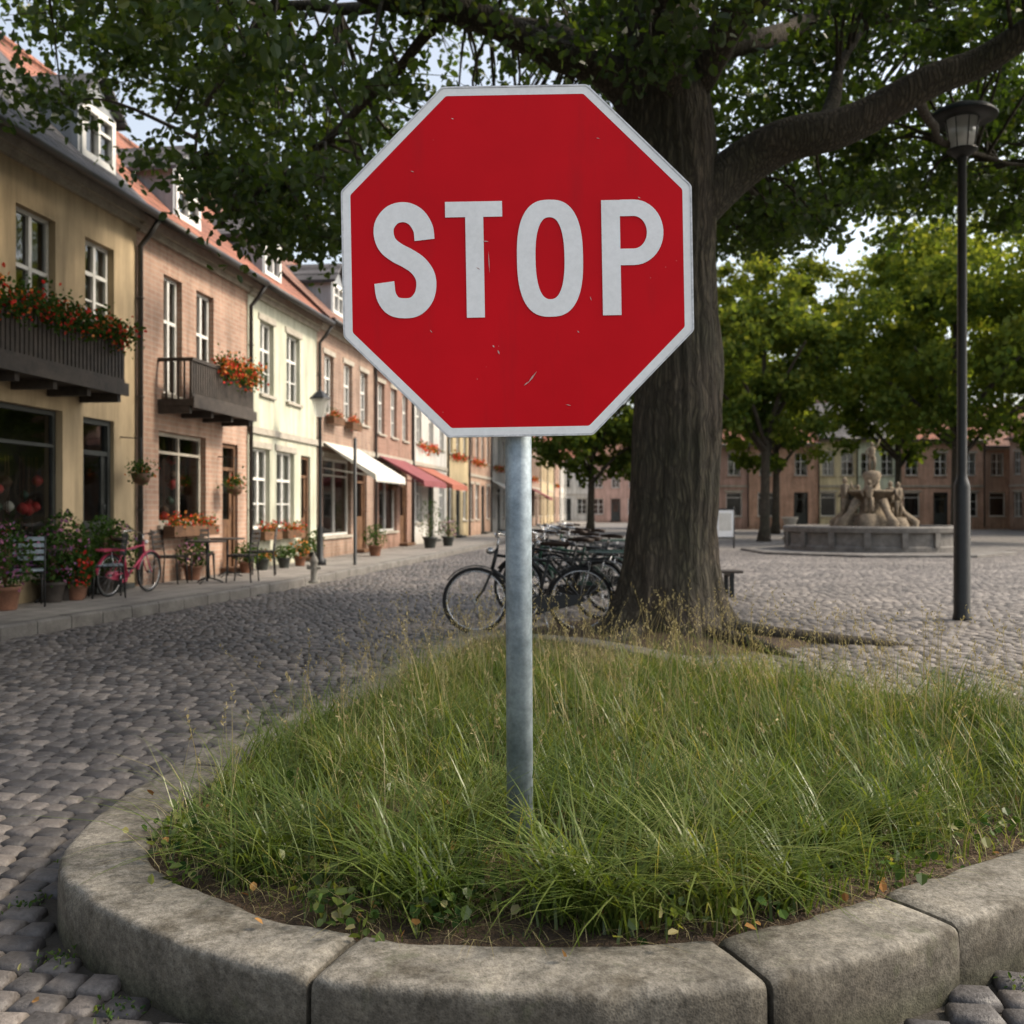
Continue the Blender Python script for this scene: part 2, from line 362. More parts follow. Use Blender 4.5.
for ci,c in enumerate(cuts):
    e=cuts[(ci+1)%len(cuts)]; 
    if e<=c: e+=nL
    idx=list(range(c,e+1)); dz=random.uniform(-.005,.005); V=[]; sh=random.uniform(-.006,.006)
    for j,i in enumerate(idx):
        i%=nL; p=LP[i]; n=nrm[i]
        edge=min(j,len(idx)-1-j); sgn=1 if j==0 else -1
        for d,z in prof:
            q=p+n*(d+sh); z2=z
            if edge==0:
                if z>.12: z2-=.012
                q=q+n*(.005 if d<.1 else -.005); q=q+(LP[(i+sgn)%nL]-p)*.24
            w=Vector((q.x*7,q.y*7,z*7)); k=mnoise.noise(w)*.003+mnoise.noise(w*4)*.0015
            if z>.11: 
                chip=max(0,mnoise.noise(Vector((q.x*6,q.y*6,3)))-.2)*.04 if (d<.015 or d>.23) else 0
                z2-=chip
                if chip and d<.015: q=q+n*chip*.6
            V.append((q.x+n.x*k,q.y+n.y*k,z2+dz+k*.6))
    m=len(prof); Fs=[]
    for j in range(len(idx)-1):
        for k in range(m-1): Fs.append((j*m+k,(j+1)*m+k,(j+1)*m+k+1,j*m+k+1))
    kb.add(V,Fs,0,True)
    kb.add(V[:m],[list(range(m))],0); kb.add(V[-m:],[list(range(m))[::-1]],0)
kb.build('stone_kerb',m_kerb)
gx=np.arange(-1.6,3.4,.05); gy=np.arange(2.0,8.7,.05)
GX,GY=np.meshgrid(gx,gy); mid=[((a[0]+b[0])/2,(a[1]+b[1])/2) for a,b in zip(outer,inner)][::3]
ins=inpoly(GX,GY,mid)
innerS=inner[::4]
def soilz(x,y):
    d=np.where(inpoly(x,y,innerS),distpoly(x,y,innerS),0)
    return .128+.035*(1-np.exp(-d/.4))
GZ=soilz(GX,GY)
for i in range(GX.shape[0]):
    for j in range(GX.shape[1]):
        if ins[i,j]: GZ[i,j]+=mnoise.noise(Vector((GX[i,j]*7,GY[i,j]*7,0)))*.012+mnoise.noise(Vector((GX[i,j]*25,GY[i,j]*25,0)))*.008
V=np.stack([GX,GY,GZ],-1).reshape(-1,3); nx=GX.shape[1]
ii,jj=np.meshgrid(np.arange(GX.shape[0]-1),np.arange(nx-1),indexing='ij')
ok=ins[:-1,:-1]&ins[1:,:-1]&ins[:-1,1:]&ins[1:,1:]
a=(ii*nx+jj)[ok]; q=np.stack([a,a+1,a+nx+1,a+nx],1)
np_mesh('soil_bed',V,[q],m_soil,smooth=True)
# ------------------------------------------------------------------ ground sheets
g=MB(); g.quad((-400,-60,-.03),(400,-60,-.03),(400,900,-.03),(-400,900,-.03)); g.build('ground',m_grit)
def pavemat():
    m,nt,out=new_mat('far_paving'); v=tc(nt); mp=N(nt,'ShaderNodeMapping'); mp.inputs['Rotation'].default_value=(0,0,math.radians(8)); L(nt,v,mp.inputs[0])
    b=N(nt,'ShaderNodeTexBrick'); b.inputs['Scale'].default_value=1; b.inputs['Brick Width'].default_value=.16; b.inputs['Row Height'].default_value=.13
    b.inputs['Mortar Size'].default_value=.012; b.inputs['Color1'].default_value=(.13,.122,.115,1); b.inputs['Color2'].default_value=(.23,.215,.2,1); b.inputs['Mortar'].default_value=(.07,.063,.056,1)
    L(nt,mp.outputs[0],b.inputs['Vector']); n=noise(nt,v,.35,4)
    c=mixc(nt,1.0,b.outputs[0],ramp(nt,n,[(.3,(.8,.78,.76)),(.7,(1.15,1.13,1.1))]),'MULTIPLY')
    princ(nt,out,c,.8,0,None); return m
FARY=30
g=MB(); g.quad((-30,FARY,-.004),(90,FARY,-.004),(90,160,-.004),(-30,160,-.004)); g.build('plaza_paving',pavemat())
KL=[(-7.2,1.0),(-5.9,5.0),(-4.73,9.2),(-3.54,14.56),(-2.3,22.0),(-.9,31.4),(3.2,60),(10,110)]
def xf(Y): return -7.13+.129*Y
KLs=[(p.x,p.y) for p in catmull([(x,y,0) for x,y in KL],10)]
def pavermat():
    m,nt,out=new_mat('sidewalk_paver'); v=tc(nt); mp=N(nt,'ShaderNodeMapping'); mp.inputs['Rotation'].default_value=(0,0,math.radians(-80)); L(nt,v,mp.inputs[0])
    b=N(nt,'ShaderNodeTexBrick'); b.inputs['Scale'].default_value=1; b.inputs['Brick Width'].default_value=.3; b.inputs['Row Height'].default_value=.3
    b.inputs['Mortar Size'].default_value=.008; b.inputs['Color1'].default_value=(.2,.185,.17,1); b.inputs['Color2'].default_value=(.28,.26,.235,1); b.inputs['Mortar'].default_value=(.08,.07,.06,1)
    L(nt,mp.outputs[0],b.inputs['Vector']); n=noise(nt,v,1.2,4)
    c=mixc(nt,1.0,b.outputs[0],ramp(nt,n,[(.3,(.7,.68,.66)),(.7,(1.1,1.1,1.08))]),'MULTIPLY')
    princ(nt,out,c,.85,0,bump(nt,b.outputs[1],-.4,.006)); return m
sw=MB(); n=len(KLs)
V=[];Fs=[]
for x,y in KLs: V+= [(x-.14,y,.12),(xf(y)-.6,y,.12)]
for i in range(n-1): Fs.append((2*i,2*i+2,2*i+3,2*i+1))
sw.add(V,Fs,0)
sw.build('sidewalk',pavermat())
kk=MB(); 
P=[Vector((x,y,0)) for x,y in KLs]
fine=[]
for a,b in zip(P[:-1],P[1:]):
    l=(b-a).length; k=max(1,int(l/1.0))
    for j in range(k): fine.append(a+(b-a)*j/k)
for a,b in zip(fine[:-1],fine[1:]):
    t=(b-a).normalized(); nn=Vector((-t.y,t.x,0)); z=.124+random.uniform(-.003,.003); a2=a+t*.006; b2=b-t*.006
    def ring_(p): return [p+nn*0+Vector((0,0,-.04)),p+Vector((0,0,z-.02)),p+nn*.02+Vector((0,0,z)),p+nn*.15+Vector((0,0,z)),p+nn*.15+Vector((0,0,-.04))]
    V=ring_(a2)+ring_(b2); kk.add(V,[(i,i+1,i+6,i+5) for i in range(4)]+[(4,3,2,1,0),(5,6,7,8,9)],0)
kk.build('sidewalk_kerb',m_kerb2)
# ------------------------------------------------------------------ cobbles
def cobbles(name,x0,x1,y0,y1,rot,rowh,lmin,lmax,keep,mat,arc=0.0,seed=1):
    r=np.random.default_rng(seed); ca,sa=math.cos(rot),math.sin(rot)
    Cs=[]
    rows=int((y1-y0)/rowh)
    for k in range(rows):
        n=int((x1-x0)/lmin)+2; l=r.uniform(lmin,lmax,n); e=x0-r.uniform(0,.2)+np.concatenate([[0],np.cumsum(l)]); 
        a=e[:-1];b=e[1:]; m=b<x1
        Cs.append(np.stack([a[m],b[m],np.full(m.sum(),y0+k*rowh)],1))
    C=np.concatenate(Cs); cx=(C[:,0]+C[:,1])/2; cy=C[:,2]+rowh/2
    def warp(x,y):
        y=y+arc*np.abs(x)**2*.5+ .04*np.sin(x*1.3+y*.4)
        return x*ca-y*sa, x*sa+y*ca
    wx,wy=warp(cx,cy); k=keep(wx,wy); C=C[k]; n=len(C)
    g_=.0055
    X0,X1=C[:,0]+g_,C[:,1]-g_; Y0,Y1=C[:,2]+g_,C[:,2]+rowh-g_
    j=lambda s:r.uniform(-s,s,n)
    cor=[(X0+j(.006),Y0+j(.006)),(X1+j(.006),Y0+j(.006)),(X1+j(.006),Y1+j(.006)),(X0+j(.006),Y1+j(.006))]
    mx=(X0+X1)/2; my=(Y0+Y1)/2; zt=r.uniform(-.004,.003,n); tx=r.uniform(-.028,.028,n); ty=r.uniform(-.028,.028,n)
    V=np.empty((n,17,3))
    for i,(x,y) in enumerate(cor):
        for lv,(ins_,z) in enumerate([(.02,-.03),(.04,-.014),(.14,-.004),(.38,.002)]):
            xx=x+(mx-x)*ins_; yy=y+(my-y)*ins_
            wx_,wy_=warp(xx,yy); V[:,lv*4+i,0]=wx_; V[:,lv*4+i,1]=wy_; V[:,lv*4+i,2]=z+zt+(xx-mx)*tx+(yy-my)*ty
    wx_,wy_=warp(mx,my); V[:,16,0]=wx_;V[:,16,1]=wy_;V[:,16,2]=.004+zt
    b=np.arange(n)*17; qs=[]
    for lv in range(3):
        for i in range(4):
            i2=(i+1)%4; qs.append(np.stack([b+lv*4+i,b+lv*4+i2,b+lv*4+4+i2,b+lv*4+4+i],1))
    ts=[np.stack([b+12+i,b+12+(i+1)%4,b+16],1) for i in range(4)]
    return np_mesh(name,V.reshape(-1,3),[np.concatenate(qs),np.concatenate(ts)],mat,None,np.repeat(r.random(n),17),True)
RE=[(-.58,7.96),(-.45,8.7),(-.1,11),(.5,15),(1.5,22),(2.6,30.5)]
outS=outer[::3]
road_poly=[(x,y) for x,y in KLs if y<31]+[(-1.0,30.2)]+[(2.6,30.2)]+RE[::-1]+[(-.9,6),(3.5,3.2),(6,3.2),(6,.8),(-8,.8)]
def keep_road(x,y):
    return inpoly(x,y,road_poly)&~inpoly(x,y,outS)&(distpoly(x,y,outS)>.035)&(distpoly(x,y,KLs,False)>.06)&(y<FARY)&(distpoly(x,y,RE,False)>.12)&(y>.9)
cobbles('cobblestone_road',-9,9,-1,33,math.radians(-8),.098,.085,.14,keep_road,m_cob,arc=.012,seed=2)
PIT=(1.5,9.6)
def keep_plaza(x,y):
    inroad=inpoly(x,y,road_poly)
    return (~inroad)&~inpoly(x,y,outS)&(distpoly(x,y,outS)>.03)&(x>-.6+(y-8)*.13)&(y<FARY)&(distpoly(x,y,RE,False)>.12)&(y>2.2)&((x-PIT[0])**2+((y-PIT[1]))**2>1.25**2)&(x<.60*y+3)
cobbles('cobblestone_plaza',-4,23,0,36,math.radians(12),.115,.105,.175,keep_plaza,m_plz,arc=0,seed=3)
ek=MB(); RP=[p for p in catmull([(x,y,0) for x,y in RE],8)]
for a,b in zip(RP[:-1],RP[1:]):
    L_=(b-a).length; k=max(1,round(L_/.8)); 
    for j in range(k):
        p=a+(b-a)*j/k; q=a+(b-a)*(j+1)/k; t=(q-p).normalized(); nn=Vector((-t.y,t.x,0)); p=p+t*.006;q=q-t*.006; z=.045
        ek.add([p-nn*.08+Vector((0,0,-.03)),p-nn*.08+Vector((0,0,z)),p+nn*.08+Vector((0,0,z)),p+nn*.08+Vector((0,0,-.03)),q-nn*.08+Vector((0,0,-.03)),q-nn*.08+Vector((0,0,z)),q+nn*.08+Vector((0,0,z)),q+nn*.08+Vector((0,0,-.03))],
          [(0,1,5,4),(1,2,6,5),(2,3,7,6),(0,3,2,1),(4,5,6,7)])
ek.build('plaza_kerb',m_kerb2,bevel=.01)
tp=MB(); 
V=[(PIT[0],PIT[1],.10)];R=[.5,.8,1.05,1.3,1.42]; Z=[.09,.06,.04,.02,-.03]
for r_,z_ in zip(R,Z):
    for k in range(48):
        a=k*math.pi/24; rr=r_*(1+.06*mnoise.noise(Vector((math.cos(a)*2,math.sin(a)*2,r_)))); V.append((PIT[0]+rr*math.cos(a),PIT[1]+rr*math.sin(a),z_+.015*mnoise.noise(Vector((math.cos(a)*6,math.sin(a)*6,r_*4)))))
Fs=[(0,1+k,1+(k+1)%48) for k in range(48)]
for r_ in range(4):
    for k in range(48):
        Fs.append((1+r_*48+k,1+(r_+1)*48+k,1+(r_+1)*48+(k+1)%48,1+r_*48+(k+1)%48))
tp.add(V,Fs,0,True); tp.build('tree_pit_soil',m_soil)
# ------------------------------------------------------------------ grass
def patch(x,y,s=1.7,o=0):
    return (np.sin(x*s*2.1+o+1.3*np.sin(y*s*1.3+o))+np.sin(y*s*2.7-o+1.7*np.sin(x*s*1.1)))*.25+.5
def blades(n,xmin,xmax,ymin,ymax,hfun,wid,mindist,dens=None,lean=(.25,.9),droop=.35,centers=None,spread=.05,rscale=(0,1)):
    if centers is None:
        x=rng.uniform(xmin,xmax,n); y=rng.uniform(ymin,ymax,n)
    else:
        c=centers[rng.integers(0,len(centers),n)]; x=c[:,0]+rng.normal(0,spread,n); y=c[:,1]+rng.normal(0,spread,n)
    ins_=inpoly(x,y,innerS); x,y=x[ins_],y[ins_]; d=distpoly(x,y,innerS); k=d>mindist
    if dens is not None: k&=rng.random(len(x))<dens(x,y,d)
    x,y,d=x[k],y[k],d[k]; n=len(x); z=soilz(x,y)-.01
    h=hfun(x,y,d,n); a=rng.uniform(0,2*math.pi,n); le=rng.uniform(lean[0],lean[1],n)*h; dr=rng.uniform(0,droop,n)
    w=rng.uniform(.7,1.3,n)*wid; px,py=-np.sin(a),np.cos(a)
    lv=[(0,1),(.3,.95),(.6,.75),(.85,.4)]; V=np.empty((n,9,3))
    for i,(t,ww) in enumerate(lv+[(1,0)]):
        cx=x+np.cos(a)*le*t*t; cy=y+np.sin(a)*le*t*t; cz=z+h*(t-dr*t*t*t)
        if i<4:
            V[:,2*i,0]=cx-px*w*ww/2;V[:,2*i,1]=cy-py*w*ww/2;V[:,2*i,2]=cz
            V[:,2*i+1,0]=cx+px*w*ww/2;V[:,2*i+1,1]=cy+py*w*ww/2;V[:,2*i+1,2]=cz
        else: V[:,8,0]=cx;V[:,8,1]=cy;V[:,8,2]=cz
    b=np.arange(n)*9
    q=np.concatenate([np.stack([b+2*i,b+2*i+1,b+2*i+3,b+2*i+2],1) for i in range(3)]); t=np.stack([b+6,b+7,b+8],1)
    r=np.clip(rng.uniform(rscale[0],rscale[1],n)*.75+.45*patch(x,y,3.1,4)-.15,0,1)
    return V.reshape(-1,3),q,t,np.repeat(r,9)
def merge(name,parts,mats,mids):
    Vs,Qs,Ts,Rs,mi_q,mi_t=[],[],[],[],[],[]; off=0
    for (V,q,t,r),m in zip(parts,mids):
        Vs.append(V);Qs.append(q+off);Ts.append(t+off);Rs.append(r);mi_q.append(np.full(len(q),m));mi_t.append(np.full(len(t),m)); off+=len(V)
    return np_mesh(name,np.concatenate(Vs),[np.concatenate(Qs),np.concatenate(Ts)],mats,np.concatenate(mi_q+mi_t),np.concatenate(Rs),False)
def polef(x,y): return np.clip((np.hypot(x-.03,y-2.88)-.08)/.3,.3,1)
def dn(x,y,d):
    v=.06+1.1*np.clip(patch(x,y,2.2,1)*.6+patch(x,y,4.7,3)*.45,0,1); v*=np.clip(d/.22,.12,1)
    v*=np.where(y>6.4,.2,1); return v*np.clip(polef(x,y)+.2,0,1)
h1=lambda x,y,d,n:rng.uniform(.03,.15,n)*(.4+1.35*patch(x,y,1.9,2)*(.5+patch(x,y,5.1,6)))*np.clip(.5+d*1.6,.5,1.2)*polef(x,y)
p1=blades(135000,-1.5,3.3,2.2,8.5,h1,.0038,.012,dn,(.3,1.4),.5)
tc_=np.stack([rng.uniform(-1.1,3,260),rng.uniform(2.5,6.3,260)],1); tc_=tc_[np.hypot(tc_[:,0]-.03,tc_[:,1]-2.85)>.25]
tc2=np.array([(.13,2.6),(.27,2.55),(.5,2.72),(.55,2.66),(.75,2.7),(-.33,2.75),(.62,2.95),(-.2,2.62),(.38,3.2),(.95,3.0),(-.6,3.0),(1.2,3.2),(-.75,2.9),(.18,2.72),(-.14,3.1)])
h2=lambda x,y,d,n:rng.uniform(.12,.36,n)
p2=blades(14000,0,0,0,0,h2,.0048,.03,None,(.35,1.6),.6,tc_,.05,(0,1))
p3=blades(2300,0,0,0,0,lambda x,y,d,n:rng.uniform(.13,.36,n),.007,.02,None,(.5,1.7),.65,tc2,.04,(.25,.9))
p4=blades(24000,-1.5,3.3,2.2,8.3,lambda x,y,d,n:rng.uniform(.03,.13,n),.0026,.0,None,(.8,2.2),.8)
p5=blades(5500,-1.3,3.2,2.5,6.6,lambda x,y,d,n:rng.uniform(.18,.42,n),.003,.04,None,(.2,1.3),.45,rscale=(.4,1.25))
sx=blades(1700,-1.3,3.0,2.9,6.8,lambda x,y,d,n:rng.uniform(.28,.66,n)*np.where(y>4,1.0,.75),.0028,.05,lambda x,y,d:np.where(y>4.0,1,.25),(.05,.55),.2)
merge('grass',[p1,p2,p3,p4,p5,sx],[m_grass,m_straw],[0,0,0,1,0,1])
Vs=sx[0].reshape(-1,9,3); tips=Vs[:,8]; base=Vs[:,6]; 
P=[]
for t in np.linspace(0,.9,7):
    P.append(tips*(1-t)+base*t+rng.normal(0,.003,tips.shape))
leaf_mesh('grass_seed_heads',np.concatenate(P),.015,[m_straw],None,up=.2,droop=-1.8,aspect=.17)
cen=[]
for _ in range(300):
    x,y=random.uniform(-1.1,2.4),random.uniform(2.42,5.2)
    xa=np.array([x]);ya=np.array([y])
    if inpoly(xa,ya,innerS)[0]:
        z=float(soilz(xa,ya)[0]); k=random.randint(8,26)
        c=np.array([x,y,z+.045]); cen.append(c+rng.normal(0,1,(k,3))*np.array([.045,.045,.026]))
leaf_mesh('clover_weeds',np.concatenate(cen),.032,[m_leafP,m_grass],[.35,.65],up=2.5,droop=.0,aspect=.4)
cen=[]
for (x,y) in [(-1.47,3.02),(-1.5,3.4),(-1.22,2.66),(-1.5,3.8),(-.95,2.38),(-1.42,4.2),(1.3,2.5)]:
    cen.append(np.array([x,y,.004])+rng.normal(0,1,(40,3))*np.array([.03,.03,.006]))
leaf_mesh('joint_weeds',np.concatenate(cen),.018,[m_leafP,m_grass],[.5,.5],up=1.0,droop=-.6,aspect=.2)
x=rng.uniform(-1.4,2.2,190); y=rng.uniform(2.2,3.6,190); ins_=inpoly(x,y,innerS); x,y=x[ins_],y[ins_]
z=soilz(x,y)+rng.uniform(.012,.05,len(x)); 
extra=np.array([(-1.15,2.42,.008),(-2.3,2.9,.01),(-1.75,3.3,.01),(.12,2.3,.168),(-.62,2.48,.168),(-1.3,3.6,.168)])
leaf_mesh('fallen_leaves',np.concatenate([np.stack([x,y,z],1),extra]),.03,[m_dry],None,up=6,droop=0,aspect=.36)
# ------------------------------------------------------------------ STOP sign
SY=3.0; SX=(517.5-512)/F*SY; SZ=CH+(HZ-261)/F*SY; pm=F/SY
sign=empty('stop_sign',(SX,SY,SZ)); 
def octo(ap,rc=.0,y=0,seg=4):
    R=ap/math.cos(math.pi/8); P=[]
    for k in range(8):
        a=math.pi/8+k*math.pi/4
        cr=R-rc/math.cos(math.pi/8); cc=Vector((cr*math.cos(a),cr*math.sin(a)))
        for s in range(seg+1):
            b=a-math.pi/8+s/seg*math.pi/4; P.append(cc+Vector((rc*math.cos(b),rc*math.sin(b))))
    return [(p.x,y,p.y) for p in P]
tilt=math.radians(1.0)
def rotY(o): o.rotation_euler=(0,-tilt,0); return o
ap=175/pm
plate=MB(); A=octo(ap,.02,.0); B=octo(ap,.02,.005); n=len(A)
plate.add(A+B,[list(range(n)),list(range(n,2*n))[::-1]]+[(i,i+n,(i+1)%n+n,(i+1)%n) for i in range(n)],0); 
C1=octo(ap+.001,.021,-.0025); C2=octo(ap-.004,.019,-.0025); C3=octo(ap+.001,.021,.012)
plate.add(C1+C2,[(i,i+n,(i+1)%n+n,(i+1)%n) for i in range(n)],0); plate.add(C1+C3,[(i,(i+1)%n,(i+1)%n+n,i+n) for i in range(n)],0); 
C4=octo(ap-.004,.019,0); plate.add(C2+C4,[(i,(i+1)%n,(i+1)%n+n,i+n) for i in range(n)],0)
rotY(plate.build('sign_plate',m_alu,sign))
wb=MB(); A=octo(ap-.0045,.019,-.0012); B=octo(ap-9/pm,.014,-.0012); wb.add(A+B,[(i,i+n,(i+1)%n+n,(i+1)%n) for i in range(n)],0)
rotY(wb.build('white_border',m_white,sign))
rd=MB(); A=octo(ap-8.8/pm,.014,-.0008); rd.add(A,[list(range(n))],0); rotY(rd.build('red_face',m_red,sign))
lt=MB()
def ribbon(pts,w,y=-.003):
    P=[Vector((p[0],p[1])) for p in pts]; n=len(P); Lf=[];Rt=[]
    for i in range(n):
        t=P[min(i+1,n-1)]-P[max(i-1,0)]
        t.normalize(); q=Vector((-t.y,t.x)); 
        Lf.append(P[i]+q*w/2);Rt.append(P[i]-q*w/2)
    conv=lambda p,yy:((p.x-517.5)/pm,yy,-(p.y-261)/pm)
    V=[conv(p,y) for p in Lf]+[conv(p,y) for p in Rt]
    lt.add(V,[(i,i+1,n+i+1,n+i) for i in range(n-1)],0)
def rectl(x0,x1,y0,y1,y=-.003):
    c=lambda a,b:((a-517.5)/pm,y,-(b-261)/pm)
    lt.add([c(x0,y0),c(x0,y1),c(x1,y1),c(x1,y0)],[(0,1,2,3)],0)
S=[(51.5,38),(50,26),(43,15),(32,10),(20,12.5),(12,22),(11,33),(15,43),(24,50.5),(34,56),(44,63),(51,73),(52.5,84),(49.5,95.5),(41.5,104),(31,106),(19.5,103.5),(12.5,94),(10.5,80)]
sp=[(p.x+373.5,p.y+200.5) for p in catmull([(a,b,0) for a,b in S],8)]
ribbon(sp,20)
rectl(446,503,201,216.5); rectl(466,484,216.5,317)
def sup(cx,cy,a,b,e=2.6,n=72):
    out=[]
    for i in range(n):
        t=2*math.pi*i/n; c,s=math.cos(t),math.sin(t)
        out.append((cx+a*abs(c)**(2/e)*(1 if c>0 else -1),cy+b*abs(s)**(2/e)*(1 if s>0 else -1)))
    return out
o1=sup(550,259,33,58.5);o2=sup(550,259,14.5,41,2.4); conv=lambda p:((p[0]-517.5)/pm,-.003,-(p[1]-261)/pm)
lt.add([conv(p) for p in o1+o2],[(i,i+72,(i+1)%72+72,(i+1)%72) for i in range(72)],0)
rectl(602,620.5,202,317)
bowl=[(620.5,210),(634,210)]+[(634+21.5*math.sin(a),234.5-24.5*math.cos(a)) for a in np.linspace(.15,math.pi-.15,22)]+[(634,259),(620.5,259)]
ribbon(bowl,16.5,-.003)
rotY(lt.build('letters_stop',m_white,sign))
scr=MB()
for (x,y,l,a,w) in [(530,378,16,-52,1.6),(524,384,6,-40,1.2),(497,352,5,70,1.6),(492,346,3,60,1.4),(489,262,22,88,.9),(478,268,5,30,1.2),(486,241,6,5,1.1),(414,170,4,20,1),(590,300,5,70,.8),(640,200,3,30,1.2),(600,140,4,10,.8),(430,330,4,50,.8),(566,406,6,15,.8),(577,333,3,50,1.2),(455,118,3,20,1)]:
    a=math.radians(-a); cx,cz=(x-517.5)/pm,-(y-261)/pm; px_,pz_=-math.sin(a)*w/2/pm,math.cos(a)*w/2/pm
    dx,dz=math.cos(a)*l/2/pm,math.sin(a)*l/2/pm
    scr.quad((cx-dx,-.0035,cz-dz),(cx+px_,-.0035,cz+pz_),(cx+dx,-.0035,cz+dz),(cx-px_,-.0035,cz-pz_))
rotY(scr.build('paint_scratches',M('scratch_grey',(.6,.45,.43),(.45,.3,.27),20,.7,bs=0),sign))
pl=MB(); pr=13.2/F*3.06
pl.tube([(0.009,0.066,-SZ+.05),(0.004,.066,-.9),(0,.066,.45)],pr,32,0)
for z in (.3,-.3):
    pl.box(-.07,.07,.006,.018,z-.02,z+.02,0); pl.ring((0,.066,z),pr+.002,.004,'z',24,6,0)
pl.build('pole',m_metal,sign)
# ------------------------------------------------------------------ houses
DIR=math.atan2(1,.129)
def windowset(parent,ops,fm,trim=None,shopfm=None):
    fr=MB();gl=MB();cu=MB();tr=MB()
    for (u0,u1,z0,z1,kind) in ops:
        y0=.09;y1=.14;t=.05 if kind!='shop' else .06
        if kind=='door': continue
        mi=1 if kind=='shop' else 0
        fr.box(u0,u0+t,y0,y1,z0,z1,mi);fr.box(u1-t,u1,y0,y1,z0,z1,mi);fr.box(u0+t,u1-t,y0,y1,z0,z0+t,mi);fr.box(u0+t,u1-t,y0,y1,z1-t,z1,mi)
        gl.quad((u0+t,y0+.03,z0+t),(u1-t,y0+.03,z0+t),(u1-t,y0+.03,z1-t),(u0+t,y0+.03,z1-t))
        W=u1-u0; H=z1-z0
        if kind=='win':
            mzz=z0+H*.62; fr.box(u0+t,u1-t,y0-.008,y1-.02,mzz-.025,mzz+.025)
            fr.box(u0+W/2-.03,u0+W/2+.03,y0-.012,y1-.02,z0+t,z1-t)
            fr.box(u0+t,u1-t,y0+.004,y1-.02,z0+H*.31-.012,z0+H*.31+.012)
        elif kind=='shop':
            fr.box(u0+t,u1-t,y0-.008,y1-.02,z1-H*.22-.02,z1-H*.22+.02,1)
            k=max(1,int(W/.8))
            for j in range(1,k): fr.box(u0+W*j/k-.02,u0+W*j/k+.02,y0-.012,y1-.02,z0+t,z1-t,1)
        if kind=='win' and random.random()<.8:
            c=random.uniform(.18,.34)*W; yy=y1+.06
            for a,b in ((u0,u0+c),(u1-c,u1)):
                m_=8; V=[];Fs=[]
                for j in range(m_+1):
                    x_=a+(b-a)*j/m_; V+=[(x_,yy+.02*math.sin(j*2.2),z0),(x_,yy+.02*math.sin(j*2.2+.5),z1)]
                for j in range(m_): Fs.append((2*j,2*j+2,2*j+3,2*j+1))
                cu.add(V,Fs,0,True)
        tr.box(u0-.05,u1+.05,-.06,.09,z0-.06,z0-.004)
        if trim: tr.box(u0-.09,u1+.09,-.025,.05,z1+.004,z1+.12)
    fr.build('windows',[fm,shopfm or fm],parent); gl.build('window_glass',m_glass,parent)
    if cu.v: cu.build('curtains',m_curt,parent)
    if tr.v: tr.build('sills',m_trim,parent)
def doorset(parent,ops,dm):
    d=MB();g_=MB()
    for (u0,u1,z0,z1,kind) in ops:
        if kind!='door': continue
        t=.07; H=z1-z0; W=u1-u0
        d.box(u0,u0+t,.05,.13,z0,z1);d.box(u1-t,u1,.05,.13,z0,z1);d.box(u0+t,u1-t,.05,.13,z1-t,z1);d.box(u0+t,u1-t,.06,.12,z1-H*.2-.03,z1-H*.2+.03)
        g_.quad((u0+t,.1,z1-H*.2+.03),(u1-t,.1,z1-H*.2+.03),(u1-t,.1,z1-t),(u0+t,.1,z1-t))
        d.box(u0+t,u1-t,.09,.125,z0,z0+H*.4)
        d.box(u0+t,u0+t+.1,.088,.12,z0+H*.4,z1-H*.2-.03); d.box(u1-t-.1,u1-t,.088,.12,z0+H*.4,z1-H*.2-.03)
        g_.quad((u0+t+.1,.105,z0+H*.4),(u1-t-.1,.105,z0+H*.4),(u1-t-.1,.105,z1-H*.2-.03),(u0+t+.1,.105,z1-H*.2-.03))
        for a in (0,1):
            ww=(W-2*t)/2; d.box(u0+t+a*ww+.07,u0+t+(a+1)*ww-.07,.082,.09,z0+.12,z0+H*.35)
        d.box(u0-.1,u1+.1,-.25,.05,z0-.02,z0+.05)
        d.tube([(u1-t-.07,.06,z0+H*.44),(u1-t-.07,.06,z0+H*.5)],.012,6)
    if d.v: d.build('door',dm,parent); g_.build('door_glass',m_glass,parent)
